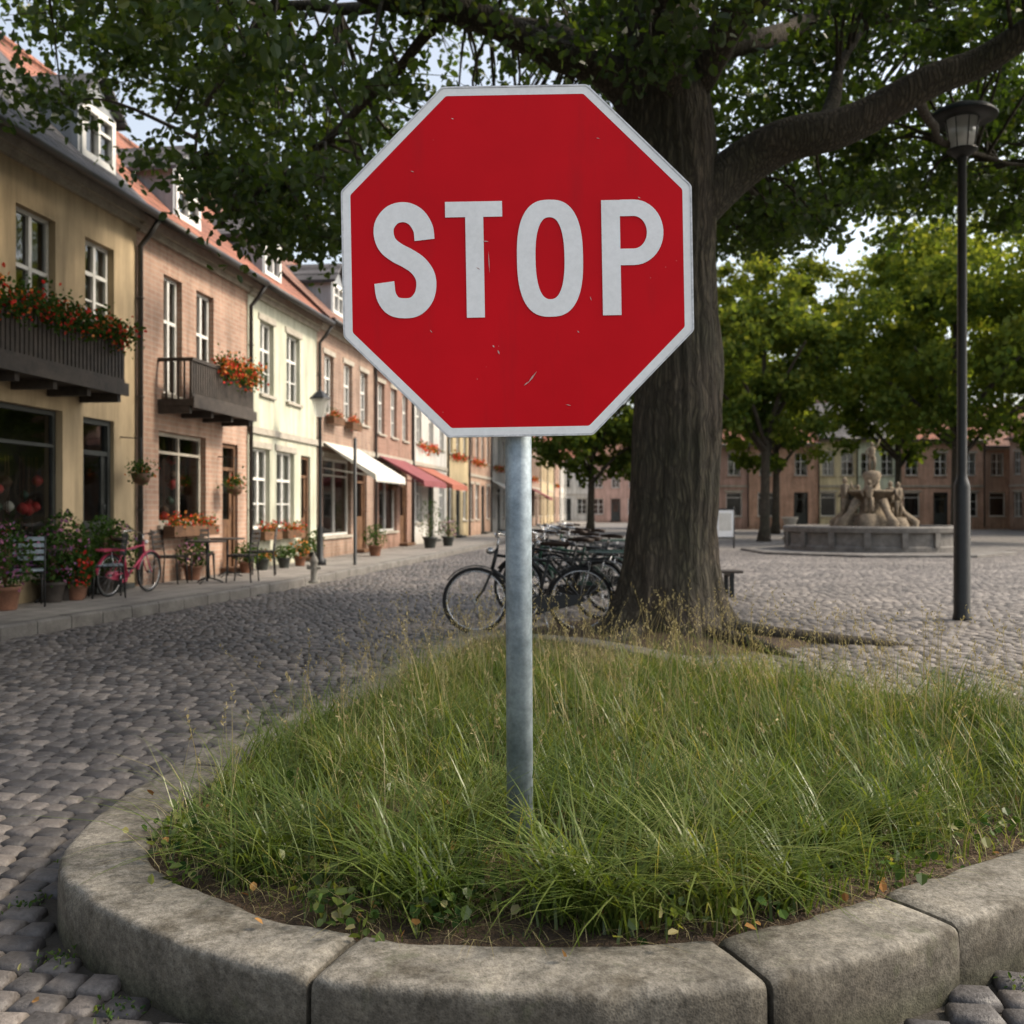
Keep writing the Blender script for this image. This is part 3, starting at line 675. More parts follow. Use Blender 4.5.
def house(name,x,y,ang,W,eave,rise,ops,wall,roof,fm=None,dm=None,dormers=(),setback=3.2,trim=False,chim=False,zb=-.03,shopfm=None):
    fm=fm or m_frame; dm=dm or m_wood
    E=empty(name,(x,y,0),ang)
    w=MB(); e=.002
    us=sorted(set([e,W-e]+[o[0] for o in ops]+[o[1] for o in ops])); zs=sorted(set([zb,eave]+[o[2] for o in ops]+[o[3] for o in ops]))
    for a,b in zip(us[:-1],us[1:]):
        for c,d in zip(zs[:-1],zs[1:]):
            mu,mz=(a+b)/2,(c+d)/2
            if any(o[0]<mu<o[1] and o[2]<mz<o[3] for o in ops): continue
            w.quad((a,0,c),(b,0,c),(b,0,d),(a,0,d))
    for (u0,u1,z0,z1,k) in ops:
        D=.16
        w.quad((u0,0,z0),(u0,0,z1),(u0,D,z1),(u0,D,z0)); w.quad((u1,0,z0),(u1,D,z0),(u1,D,z1),(u1,0,z1))
        w.quad((u0,0,z1),(u1,0,z1),(u1,D,z1),(u0,D,z1)); w.quad((u0,0,z0),(u0,D,z0),(u1,D,z0),(u1,0,z0))
    S2=2*setback
    for uu in (e,W-e):
        w.add([(uu,0,zb),(uu,S2,zb),(uu,S2,eave),(uu,setback,eave+rise-.06),(uu,0,eave)],[(0,1,2,3,4)])
    w.quad((e,S2,zb),(e,S2,eave),(W-e,S2,eave),(W-e,S2,zb))
    w.build('walls',wall,E)
    i=MB(); 
    i.quad((e+.01,1.1,zb),(W-.012,1.1,zb),(W-.012,1.1,eave),(e+.01,1.1,eave)); i.quad((e+.01,.17,eave*.5),(W-.012,.17,eave*.5),(W-.012,1.1,eave*.5),(e+.01,1.1,eave*.5)); i.quad((e+.01,.17,.13),(W-.012,.17,.13),(W-.012,1.1,.13),(e+.01,1.1,.13))
    i.build('interior',m_dark,E)
    r=MB(); sl=rise/setback; ov=.3; t=.09
    z_=eave+.02
    for (y0,z0,y1,z1) in ((-ov,z_-ov*sl*.5,setback,z_+rise),(S2+ov,z_-ov*sl*.5,setback,z_+rise)):
        V=[(e,y0,z0),(W-e,y0,z0),(W-e,y1,z1),(e,y1,z1),(e,y0,z0+t),(W-e,y0,z0+t),(W-e,y1,z1+t),(e,y1,z1+t)]
        r.add(V,[(0,3,2,1),(4,5,6,7),(0,1,5,4),(1,2,6,5),(2,3,7,6),(3,0,4,7)])
    r.tube([(e,setback,z_+rise+t),(W-e,setback,z_+rise+t)],.09,8)
    r.build('roof',roof,E)
    gm=MB(); gz=z_-ov*sl*.5; gm.tube([(e,-ov-.07,gz+.03),(W-e,-ov-.07,gz+.03)],.06,8)
    uu=W
    gm.tube([(uu,-ov-.05,gz),(uu,-.2,gz-.22),(uu,-.06,gz-.38),(uu,-.06,.15)],.04,8)
    for zz in (1.2,2.8,4.2): gm.ring((uu,-.06,zz),.048,.01,'z',10,5)
    gm.build('gutter_and_drainpipe',m_pipe,E)
    c=MB(); c.box(e,W-e,-.12,-.001,eave-.16,eave-.02); c.box(e,W-e,-.06,-.001,eave-.26,eave-.162)
    if trim: c.box(e,W-e,-.05,-.001,2.62,2.74)
    c.build('cornice',m_trim,E)
    windowset(E,ops,fm,trim=trim,shopfm=shopfm); doorset(E,ops,dm)
    for (uc,wd,hh) in dormers:
        dz=eave+.12; fy=.15; ht=dz+hh; dm_=MB(); o=(uc-wd/2+.1,uc+wd/2-.1,dz+.3,ht-.05)
        D=empty('dormer',(0,0,0)); D.parent=E
        for (a,b,c_,d_) in ((uc-wd/2,o[0],dz-.2,ht),(o[1],uc+wd/2,dz-.2,ht),(o[0],o[1],dz-.2,o[2]),(o[0],o[1],o[3],ht)):
            dm_.quad((a,fy,c_),(b,fy,c_),(b,fy,d_),(a,fy,d_))
        dm_.add([(uc-wd/2,fy,ht),(uc+wd/2,fy,ht),(uc,fy,ht+wd*.42)],[(0,1,2)])
        for uu in (uc-wd/2,uc+wd/2):
            dm_.quad((uu,fy,dz-.2),(uu,fy+2.4,dz-.2),(uu,fy+2.4,ht),(uu,fy,ht))
        dm_.quad((o[0],fy+.12,o[2]),(o[1],fy+.12,o[2]),(o[1],fy+.12,o[3]),(o[0],fy+.12,o[3]),1)
        dm_.build('dormer_walls',[PLG,m_dark],D)
        rr=MB()
        for sgn in (-1,1):
            V=[(uc,fy-.12,ht+wd*.42+.05),(uc+sgn*(wd/2+.12),fy-.12,ht-.06),(uc+sgn*(wd/2+.12),fy+2.6,ht-.06),(uc,fy+2.6,ht+wd*.42+.05)]
            V2=[(a,b,c_+.06) for a,b,c_ in V]
            rr.add(V+V2,[(0,1,2,3),(4,5,6,7),(0,1,5,4),(1,2,6,5)])
        rr.build('dormer_roof',m_slate,D)
        f=MB();tt=.05
        for (a,b,c_,d_) in ((o[0]-.04,o[0]+tt,o[2]-.04,o[3]+.04),(o[1]-tt,o[1]+.04,o[2]-.04,o[3]+.04),(o[0]+tt,o[1]-tt,o[2]-.04,o[2]+tt),(o[0]+tt,o[1]-tt,o[3]-tt,o[3]+.04),(uc-.025,uc+.025,o[2]+tt,o[3]-tt)):
            f.box(a,b,fy-.03,fy+.05,c_,d_)
        f.box(o[0]+tt,uc-.026,fy-.01,fy+.03,(o[2]+o[3])/2+.08,(o[2]+o[3])/2+.12); f.box(uc+.026,o[1]-tt,fy-.01,fy+.03,(o[2]+o[3])/2+.08,(o[2]+o[3])/2+.12)
        f.quad((o[0],fy+.03,o[2]),(o[1],fy+.03,o[2]),(o[1],fy+.03,o[3]),(o[0],fy+.03,o[3]),1)
        f.build('dormer_window',[m_frame,m_glass],D)
    if chim:
        ch=MB(); ch.box(W*.3,W*.3+.7,setback-.3,setback+.3,eave+rise-.6,eave+rise+.9); ch.box(W*.3-.05,W*.3+.75,setback-.35,setback+.35,eave+rise+.9,eave+rise+1.0); ch.build('chimney',BR2,E)
    return E
PLG=PLASTER('dormer_grey',(.34,.36,.38))
PL1=PLASTER('plaster_tan',(.50,.385,.235)); PL3=PLASTER('plaster_pale_green',(.56,.56,.44)); PLW=PLASTER('plaster_white',(.62,.60,.56)); PLY=PLASTER('plaster_yellow',(.56,.45,.27)); PLP=PLASTER('plaster_pink',(.52,.34,.28))
BR1=BRICK('brick_pink',(.44,.285,.21),(.36,.22,.16),(.42,.34,.28)); BR2=BRICK('brick_red',(.34,.19,.14),(.27,.145,.105),(.32,.26,.22)); BR3=BRICK('brick_brown',(.35,.235,.175),(.28,.175,.13),(.33,.28,.24))
cY=1.008
def left_house(name,Y0,Y1,ops,*a,**k):
    off=random.uniform(0,.02)
    o2=[((o[0]-Y0)*cY,(o[1]-Y0)*cY,o[2],o[3],o[4]) for o in ops]
    k['dormers']=[((d[0]-Y0)*cY,d[1],d[2]) for d in k.get('dormers',())]
    return house(name,xf(Y0)-off,Y0,DIR,(Y1-Y0)*cY,*a[:2],o2,*a[2:],**k)
H1=left_house('plaster_house',3.0,14.1,[(4.6,5.6,3.0,4.68,'win'),(7.2,8.2,3.0,4.68,'win'),(9.6,10.3,3.0,4.68,'win'),(11.38,12.15,2.95,4.72,'win'),(12.8,13.5,3.6,4.72,'win'),(4,6,.7,2.4,'shop'),(8.6,10.4,.5,2.4,'shop'),(11.05,12.3,.45,2.42,'shop'),(12.75,13.5,.16,2.4,'door')],5.45,3.4,PL1,m_slate,dormers=[(9.8,.95,1.0),(13.35,.95,1.0)],dm=m_dframe,shopfm=m_dframe)
H2=left_house('brick_house',14.1,18.1,[(14.9,15.5,2.95,4.74,'win'),(16.0,16.65,2.95,4.74,'win'),(14.75,16.35,.98,2.38,'shop'),(17.0,17.65,.16,2.35,'door')],5.42,3.3,BR1,m_tile,dormers=[(16.0,1.0,1.0)],shopfm=m_trim)
H3=left_house('plaster_house',18.1,22.0,[(18.7,19.4,3.4,4.78,'win'),(20.1,20.9,3.4,4.78,'win'),(18.35,19.2,.85,2.36,'win'),(19.55,20.55,.85,2.36,'win'),(20.95,21.55,.16,2.35,'door')],5.4,3.1,PL3,m_tile,dormers=[(19.7,1.0,1.0)],trim=True)
H4=left_house('brick_house',22.0,26.7,[(22.5,23.2,3.4,4.75,'win'),(24.0,24.7,3.4,4.75,'win'),(25.4,26.1,3.4,4.75,'win'),(22.4,24.6,.6,2.4,'shop'),(25.0,26.0,.16,2.35,'door')],5.5,3.2,BR3,m_tile2,dormers=[(24,1,1)],trim=True)
H5=left_house('brick_house',26.7,31.1,[(27.1,27.8,3.3,4.7,'win'),(28.5,29.2,3.3,4.7,'win'),(29.9,30.6,3.3,4.7,'win'),(27.2,29.2,.6,2.4,'shop'),(29.6,30.5,.16,2.35,'door')],5.3,3.2,BR2,m_tile,trim=True,dormers=[(28.8,1,1)])
def auto_ops(W,z2=3.35):
    k=max(2,int(W/1.5)); ops=[]
    for j in range(k):
        c=W*(j+.5)/k; ops.append((c-.4,c+.4,z2,z2+1.4,'win'))
        if j==k//2: ops.append((c-.45,c+.45,.16,2.3,'door'))
        else: ops.append((c-.5,c+.5,.8,2.3,'win' if random.random()<.5 else 'shop'))
    return ops
def hname(wm): return 'brick_house' if wm in (BR1,BR2,BR3) else 'plaster_house'
y=31.1; pal=[(PLW,m_tile2),(PLY,m_tile),(BR1,m_tile2),(PLW,m_slate),(PLP,m_tile),(PL3,m_slate),(BR3,m_tile),(PL1,m_tile2),(PLY,m_slate),(BR1,m_tile),(PLW,m_tile)]
i=0
while y<112:
    W=random.uniform(4.6,6.6); wm,rm=pal[i%len(pal)]
    house(hname(wm),xf(y)-.005*(i%3),y,DIR,W,5.2+.5*random.random(),3.1,auto_ops(W),wm,rm,trim=(i%2==0),dm=m_dframe)
    y+=W/cY; i+=1
def facerow(x0,x1,Y,specs):
    x=x0;i=0
    while x<x1:
        W,wm,rm,ev=specs[i%len(specs)]
        house('brick_house' if wm is BR4 else hname(wm),x,Y+.01*(i%3),0,W,ev,2.6,auto_ops(W),wm,rm,trim=(i%2==0),dm=m_dframe,chim=(i%2==0))
        x+=W;i+=1
BR4=BRICK('brick_orange',(.62,.37,.27),(.52,.3,.21),(.54,.44,.36))
PL5=PLASTER('plaster_light_yellow',(.75,.66,.42)); PL6=PLASTER('plaster_light_green',(.66,.72,.56))
facerow(3,14,96,[(4.5,PLW,m_tile,6.2),(5,PLP,m_tile2,6.0),(5,PLY,m_slate,6.4)])
facerow(9.5,40,62,[(5.2,PLP,m_tile,5.3),(4.4,BR4,m_tile,5.4),(2.4,PL5,m_slate,5.7),(2.5,PL6,m_slate,5.7),(5.4,BR4,m_tile,5.6),(5,BR1,m_tile2,5.2),(6,BR4,m_tile,5.6)])
yy=61.0
for i in range(5):
    W=5.5; wm=[BR1,PL1,BR3,PLW,BR1][i]
    house(hname(wm),30.5,yy-i*W,-math.pi/2,W,5.6,2.8,auto_ops(W),wm,m_tile,trim=True,dm=m_dframe)
m_fredp=M('display_red',(.6,.05,.05),(.45,.03,.03),5,.6,bs=0)
def goods(parent,u0,u1,z0,name='shop_display'):
    b=MB()
    for _ in range(18):
        u=random.uniform(u0,u1); z=z0+random.uniform(.05,1.1); r=random.uniform(.05,.1); yy=.26+random.random()*.15
        b.lathe([(.01,-r),(r*.8,-r*.5),(r,0),(r*.7,r*.6),(.01,r)],(u,yy,z),10,random.choice([0,0,0,1,2,3]))
        b.tube([(u,yy,z),(u,yy,z0+1.35)],.004,4,3)
    b.box(u0,u1,.2,.7,z0-.04,z0+.01,3)
    b.build(name,[m_fredp,m_awnw,m_green,m_wood],parent)
goods(H2,.75,2.2,1.03); goods(H1,8.2,9.3,.5); 
def balcony(parent,u0,u1,w,z0,z1,mat,solid=False):
    b=MB()
    b.box(u0,u1,-w,-.002,z0,z0+.1); b.box(u0-.03,u1+.03,-w-.03,-w,z0-.03,z0+.13)
    k=int((u1-u0)/(.075 if not solid else .08))
    for j in range(k+1):
        u=u0+.02+(u1-u0-.04)*j/k; ww=.016 if not solid else .027; b.box(u-ww,u+ww,-w+.02,-w+.045,z0+.13,z1-.05)
    for uu in (u0+.02,u1-.02):
        k2=max(2,int(w/.1))
        for j in range(k2):
            yy=-w+.05+(w-.08)*j/k2; b.box(uu-.012,uu+.012,yy-.012,yy+.012,z0+.1,z1-.05)
        b.box(uu-.03,uu+.03,-w+.065,-.002,z1-.05,z1)
    b.box(u0-.01,u1+.01,-w,-w+.065,z1-.05,z1+.002); b.box(u0,u1,-w+.01,-w+.055,z0+.13,z0+.18)
    k=max(2,int((u1-u0)/.6))
    for j in range(k+1):
        uu=u0+.05+(u1-u0-.1)*j/k; b.box(uu-.04,uu+.04,-w+.06,-.002,z0-.11,z0-.001)
    b.build('balcony',mat,parent)
def flowers(parent,u0,u1,y0,z,n,mats,probs,sp=(.09,.1),size=.06,name='balcony_flowers'):
    u=rng.uniform(u0,u1,n)
    bump_=np.sin(u*9)*.04+np.sin(u*23)*.03
    P=np.stack([u,y0+rng.normal(0,sp[0],n),z+bump_+rng.normal(0,sp[1],n)-np.abs(rng.normal(0,.05,n))],1)
    return leaf_mesh(name,P,size,mats,probs,parent,up=.5)
fm3=[m_leafP,m_fred,m_fora]
balcony(H1,(9.2-3)*cY,(12.75-3)*cY,.58,2.68,3.42,m_dwood,solid=True)
flowers(H1,(9.2-3),(12.8-3)*cY,-.62,3.44,3400,fm3,[.8,.16,.04],(.09,.09),.05)
balcony(H2,(14.72-14.1)*cY,(17.05-14.1)*cY,.55,2.74,3.45,m_dwood,solid=True)
flowers(H2,(15.6-14.1),(17.15-14.1)*cY,-.58,3.5,1500,fm3,[.6,.2,.2],(.09,.1),.055)
def flbox(parent,u0,u1,z,mats=fm3,probs=[.6,.25,.15]):
    b=MB(); b.box(u0,u1,-.24,-.062,z-.16,z); b.build('flower_box',m_wood,parent); flowers(parent,u0,u1,-.15,z+.07,int(500*(u1-u0)),mats,probs,(.05,.05),.045,'window_flowers')
flbox(H2,.68,2.25,.96); flbox(H3,.25,1.15,.8); flbox(H3,1.45,2.5,.8); 
flbox(H4,.5,1.3,3.32);flbox(H4,2.0,2.8,3.32)
def hanging(parent,u,z):
    b=MB(); b.lathe([(.02,-.16),(.1,-.12),(.14,0)],(u,-.3,z),12,0); b.tube([(u,-.0,z+.5),(u,-.3,z+.48),(u,-.3,z+.02)],.01,5,1); b.build('hanging_basket',[m_wood,m_blackm],parent)
    P=rng.normal(0,1,(260,3))*np.array([.09,.09,.07])+np.array([u,-.3,z+.05]); leaf_mesh('basket_flowers',P,.045,fm3,[.88,.08,.04],parent)
hanging(H1,(13.75-3),1.7); hanging(H2,2.75,1.6); hanging(H5,1,1.9)
def awning(parent,u0,u1,z1,z0,w,mat):
    b=MB(); n=14
    b.quad((u0,-.01,z1),(u1,-.01,z1),(u1,-w,z0),(u0,-w,z0)); b.quad((u0,-.01,z1-.02),(u1,-.01,z1-.02),(u1,-w,z0-.02),(u0,-w,z0-.02))
    for i in range(n):
        a=u0+(u1-u0)*i/n;c=u0+(u1-u0)*(i+1)/n; b.add([(a,-w-.001,z0),(c,-w-.001,z0),(c,-w-.01,z0-.13),((a+c)/2,-w-.01,z0-.18),(a,-w-.01,z0-.13)],[(0,1,2,3,4)])
    for uu in (u0,u1): b.add([(uu,-.01,z1-.01),(uu,-w,z0-.01),(uu,-w,z0-.13)],[(0,1,2)])
    for uu in (u0+.1,u1-.1): b.tube([(uu,0,z1-.6),(uu,-w+.02,z0-.05)],.015,6)
    b.build('awning',mat,parent)
awning(H4,.3,3.1,2.75,2.0,1.25,m_awnw); awning(H5,.3,3.4,2.7,2.0,1.3,m_awnr)
allh=[o for o in bpy.data.objects if o.type=='EMPTY' and 'house' in o.name and o.location.y>31 and o.location.x<5]
for j,o in enumerate(allh[:6]):
    if j%2==1: awning(o,.4,3.2,2.6,2.0,1.2,[m_awno,m_awnr,m_awnw][j%3])
    flowers(o,.6,3.5,-.12,3.3,300,fm3,[.5,.3,.2],(.06,.06),.08,'window_flowers')
# ------------------------------------------------------------------ bicycles
def bicycle(x,y,ang,paint,z=0,scale=.92,lean=0.05,basket=False):
    b=MB(); W=.34; Lw=1.08
    for cx in (0,Lw):
        b.ring((cx,0,W),W-.018,.019,'y',36,8,1); b.ring((cx,0,W),W-.045,.008,'y',36,5,2)
        b.tube([(cx,-.04,W),(cx,.04,W)],.022,8,2)
        for k in range(20):
            a=2*math.pi*k/20; sy=.025 if k%2 else -.025
            b.tube([(cx+.02*math.cos(a+.6),sy,W+.02*math.sin(a+.6)),(cx+(W-.045)*math.cos(a),0,W+(W-.045)*math.sin(a))],.0016,3,2,cap=False)
    for cx,a0,a1 in ((0,math.radians(5),math.radians(175)),(Lw,math.radians(35),math.radians(170))):
        R=W+.022
        V=[];Fs=[];n=18
        for i in range(n+1):
            a=a0+(a1-a0)*i/n
            for yy,dr in ((-.03,-.012),(-.018,0),(.018,0),(.03,-.012)): V.append((cx+(R+dr)*math.cos(a),yy,W+(R+dr)*math.sin(a)))
        for i in range(n):
            for k in range(3): Fs.append((i*4+k,i*4+k+1,i*4+4+k+1,i*4+4+k))
        b.add(V,Fs,0,True)
    bb=(.45,0,.29); st=(.32,0,.80); hb=(.91,0,.66); ht=(.86,0,.86)
    b.tube([bb,st],.017,8,0); b.tube([st,(.30,0,.9)],.013,8,2)
    b.tube([hb,ht],.02,8,0); b.tube([bb,hb],.019,8,0); b.tube([(.335,0,.74),(.875,0,.80)],.016,8,0)
    for s in (-.05,.05):
        b.tube([(0,s,W),(.3,s*.3,.36),bb],.010,6,0); b.tube([(0,s,W),(.33,s*.4,.74)],.009,6,0)
        b.tube([(Lw,s,W),(1.0,s,.45),(.915,s*.7,.64)],.012,6,0)
        b.tube([(0,s*1.6,W),(-.1,s*1.6,.74)],.006,5,2)
    b.box(-.28,.25,-.07,.07,.735,.75,0)
    for yy in (-.07,0,.07): b.tube([(-.3,yy,.765),(.27,yy,.765)],.006,5,0)
    b.add([(.12,-.1,.93),(.12,.1,.93),(.24,.09,.945),(.42,.022,.93),(.42,-.022,.93),(.24,-.09,.945),(.13,-.08,.885),(.13,.08,.885),(.4,.015,.9),(.4,-.015,.9)],
          [(0,5,2,1),(5,4,3,2),(0,1,7,6),(1,2,3,8,7),(0,6,9,4,5),(4,9,8,3),(6,7,8,9)],3,True)
    b.tube([ht,(.845,0,.98)],.014,8,2)
    bar=catmull([(.60,-.27,1.0),(.72,-.29,1.01),(.86,-.22,1.03),(.87,-.08,1.0),(.85,0,.985),(.87,.08,1.0),(.86,.22,1.03),(.72,.29,1.01),(.60,.27,1.0)],5)
    b.tube(bar,.011,8,2)
    for s in (-1,1): b.tube([(.60,s*.27,1.0),(.71,s*.29,1.01)],.017,8,3)
    b.lathe([(.0,-.03),(.04,-.02),(.045,.02),(.02,.04)],(.93,0,.84),12,2)
    b.ring((.45,.045,.29),.09,.012,'y',20,6,0)
    b.add([(0,.04,.30),(.45,.04,.2),(.53,.04,.29),(.45,.04,.39),(0,.04,.39),(-.05,.04,.34),(0,.06,.30),(.45,.06,.2),(.53,.06,.29),(.45,.06,.39),(0,.06,.39),(-.05,.06,.34)],[(0,1,2,3,4,5),(11,10,9,8,7,6)]+[(i,i+6,(i+1)%6+6,(i+1)%6) for i in range(6)],0)
    b.tube([(.45,.08,.29),(.52,.09,.14)],.009,6,2); b.box(.47,.57,.09,.18,.125,.15,1)
    b.tube([(.45,-.06,.29),(.38,-.07,.44)],.009,6,2); b.box(.33,.43,-.16,-.07,.43,.455,1)
    b.tube([(.4,.03,.28),(.34,.16,.0)],.008,6,2)
    if basket:
        for zz in (.72,.8,.88,.96):
            P=[(1.0-.0,-.14,zz),(1.22,-.14,zz),(1.22,.14,zz),(1.0,.14,zz),(1.0,-.14,zz)]; b.tube(P,.006,5,4)
        for k in range(8):
            b.tube([(1.22,-.14+.04*k,.72),(1.22,-.14+.04*k,.96)],.005,4,4)
            b.tube([(1.0+.03*k,-.14,.72),(1.0+.03*k,-.14,.96)],.005,4,4)
        b.box(1.0,1.22,-.14,.14,.715,.725,4)
    o=b.build('bicycle',[paint,m_rub,m_chrome,m_saddle,m_wood],None,(x,y,z),ang,scale)
    o.rotation_euler=(lean,0,ang); return o
def px(x,y,z=0.0):
    Y=(CH-z)*F/(y-HZ); return ((x-512)/F*Y,Y)
bx,by=px(581,633); bicycle(bx,by,math.radians(184),m_blackm,scale=.95,lean=.06)
for (xx,yy,an,p,bk) in [(.95,10.9,150,m_blackm,False),(1.15,11.6,160,m_green,True),(1.5,12.5,166,m_blackm,False),(1.3,13.5,175,m_blackm,True),(1.2,14.8,158,m_blackm,False),(1.6,16.0,164,m_green,False)]:
    bicycle(xx,yy,math.radians(an),p,scale=.95,lean=random.uniform(-.08,.08),basket=bk)
bicycle(-5.0,12.35,math.radians(77),m_pink,z=.12,scale=.78,lean=.05)
# ------------------------------------------------------------------ cafe furniture & pots
def chair(x,y,ang,z=.12,mat=None):
    b=MB()
    for i in range(6): b.box(-.2,.2,-.2+.068*i,-.2+.068*i+.05,.44,.46)
    for s in (-.19,.19):
        b.tube([(s,-.2,.0),(s,-.17,.44)],.012,6,1); b.tube([(s,.22,.0),(s,.19,.44),(s,.25,.88)],.012,6,1); b.tube([(s,-.18,.43),(s,.19,.43)],.01,6,1)
    for k in range(4): b.box(-.19,.19,.2+.012*k,.215+.012*k,.58+.08*k,.63+.08*k)
    return b.build('cafe_chair',[mat or m_dwood,m_blackm],None,(x,y,z),ang,.9)
def table(x,y,z=.12,r=.33):
    b=MB(); b.lathe([(r-.01,.71),(r,.715),(r,.735),(r-.01,.74)],(0,0,0),28,0,False); b.tube([(0,0,.03),(0,0,.71)],.022,10,1)
    for k in range(3):
        a=k*2.094+.4; b.tube([(0,0,.1),(.15*math.cos(a),.15*math.sin(a),.06),(.27*math.cos(a),.27*math.sin(a),0.01)],.014,6,1)
    b.build('cafe_table',[m_dwood,m_blackm],None,(x,y,z),0,.85)
x,y=px(207,583,.12); table(x,y); chair(x-.5,y-.1,math.radians(85)); chair(x+.45,y+.25,math.radians(-95)); chair(x-.3,y+.65,math.radians(30)); table(x-.1,y+1.4); chair(x+.4,y+1.7,math.radians(-80)); chair(x-.5,y+1.3,math.radians(95))
x,y=px(22,606,.12); table(x-.0,y+.6); chair(x+.05,y,math.radians(-150),mat=m_metal); chair(x+.5,y+1.1,math.radians(-60),mat=m_metal); chair(x-.5,y+.9,math.radians(80),mat=m_metal); 
def pot_plant(x,y,h=.6,r=.16,z=.12,fl=None,n=500,size=.06,spread=None):
    E=empty('potted_plant',(x,y,z)); b=MB(); b.lathe([(r*.7,0),(r*.75,.02),(r*.95,r*1.3),(r*1.08,r*1.35),(r*1.08,r*1.6),(r*.95,r*1.6),(r*.9,r*1.45)],(0,0,0),18,0); b.build('pot',random.choice([m_pot,m_dframe,m_dframe,m_dwood]),E)
    sp=spread or r*1.7; zb_=r*1.4
    P=rng.normal(0,1,(n,3)); P=P/np.maximum(1,np.linalg.norm(P,axis=1,keepdims=True)/1.6); P=P*np.array([sp*.62,sp*.62,(h-zb_)*.36])+np.array([0,0,zb_+(h-zb_)*.5])
    leaf_mesh('foliage',P,size,[m_leafP,fl or m_leafP],[.82,.18],E)
    t=MB()
    for k in range(7): t.tube([(0,0,r*1.4),(random.uniform(-1,1)*sp*.6,random.uniform(-1,1)*sp*.6,zb_+(h-zb_)*.7)],.006,4)
    t.build('stems',m_wood,E)
for (u,v,h,r,fl) in [(60,598,.75,.13,None),(38,602,.85,.15,m_fpur),(5,610,.9,.16,m_fpur),(20,600,1.0,.16,m_fpur),(48,592,.9,.16,m_fpur),(86,594,.95,.15,None),(76,600,.55,.12,m_fred),(158,580,.6,.14,m_fpur),(262,570,.35,.13,m_fora),(284,568,.4,.12,None),(300,566,.5,.12,m_fora),(308,561,.6,.12,None),(246,573,.5,.12,None),(375,556,.7,.16,None),(430,548,1.3,.2,None),(448,546,.8,.18,m_fpur)]:
    x,y=px(u,v,.12); x=max(x,xf(y)+.22); pot_plant(x,y,h,r,fl=fl,n=850 if v>580 else 400,size=.048)
def hydrant(x,y,z):
    b=MB(); b.lathe([(.1,0),(.1,.04),(.06,.05),(.06,.34),(.075,.36),(.075,.39),(.05,.45),(.02,.49),(.02,.52)],(0,0,0),16,0)
    b.tube([(-.12,0,.27),(.12,0,.27)],.035,10,0); b.tube([(0,-.1,.25),(0,0,.25)],.04,10,0); b.build('fire_hydrant',m_trim,None,(x,y,z),0,.85)
x,y=px(314,583,.12); hydrant(x,y,0.12)
# ------------------------------------------------------------------ lamps
def lampglass():
    m,nt,out=new_mat('lamp_glass'); 
    t=N(nt,'ShaderNodeBsdfTranslucent'); t.inputs[0].default_value=(.8,.8,.77,1); g=N(nt,'ShaderNodeBsdfGlossy'); g.inputs['Roughness'].default_value=.15
    t2=N(nt,'ShaderNodeBsdfTransparent'); a=N(nt,'ShaderNodeMixShader'); a.inputs[0].default_value=.25; L(nt,t.outputs[0],a.inputs[1]);L(nt,t2.outputs[0],a.inputs[2])
    mx=N(nt,'ShaderNodeMixShader'); mx.inputs[0].default_value=.2; L(nt,a.outputs[0],mx.inputs[1]); L(nt,g.outputs[0],mx.inputs[2]); L(nt,mx.outputs[0],out.inputs[0]); return m
m_lampg=lampglass()
def lamp_modern(x,y,H):
    b=MB(); b.lathe([(.1,-.02),(.1,.03),(.088,.08),(.085,1.45),(.075,1.5),(.058,1.54),(.052,1.6),(.046,H-.62),(.06,H-.6),(.06,H-.56)],(0,0,0),20,0)
    b.lathe([(.06,H-.58),(.13,H-.52),(.155,H-.5),(.16,H-.49)],(0,0,0),20,0)
    b.lathe([(.125,H-.5),(.175,H-.16)],(0,0,0),16,1)
    for k in range(8):
        a=k*math.pi/4; b.tube([(.128*math.cos(a),.128*math.sin(a),H-.5),(.18*math.cos(a),.18*math.sin(a),H-.15)],.006,5,0)
    b.lathe([(.17,H-.17),(.36,H-.155),(.365,H-.135),(.3,H-.07),(.18,H-.02),(.05,H+.01),(.01,H+.05)],(0,0,0),28,0)
    b.lathe([(.03,H-.45),(.045,H-.38),(.03,H-.3)],(0,0,0),12,2)
    b.build('street_lamp',[m_blackm,m_lampg,m_white],None,(x,y,0))
lx,ly=px(962,620); lamp_modern(lx,ly,CH+(HZ-105)/F*ly)
def lamp_old(x,y,H,z=.12):
    b=MB(); b.lathe([(.12,0),(.12,.1),(.07,.15),(.06,.7),(.04,.8),(.032,H-.55),(.05,H-.5),(.03,H-.47)],(0,0,0),14,0)
    b.lathe([(.09,H-.46),(.17,H-.12)],(0,0,0),6,1,False); b.lathe([(.21,H-.12),(.2,H-.09),(.08,H+.02),(.03,H+.05),(.03,H+.1),(.0,H+.13)],(0,0,0),6,0,False)
    b.build('street_lamp',[m_blackm,m_lampg],None,(x,y,z))
lx,ly=px(320,565,.12); lamp_old(lx,ly,(HZ-393)/F*ly+1.08)
lx,ly=px(355,571); b=MB(); b.lathe([(.05,0),(.05,.1),(.035,.12),(.035,2.6),(.0,2.64)],(0,0,0),12,0); b.build('black_post',m_blackm,None,(lx,ly,0))
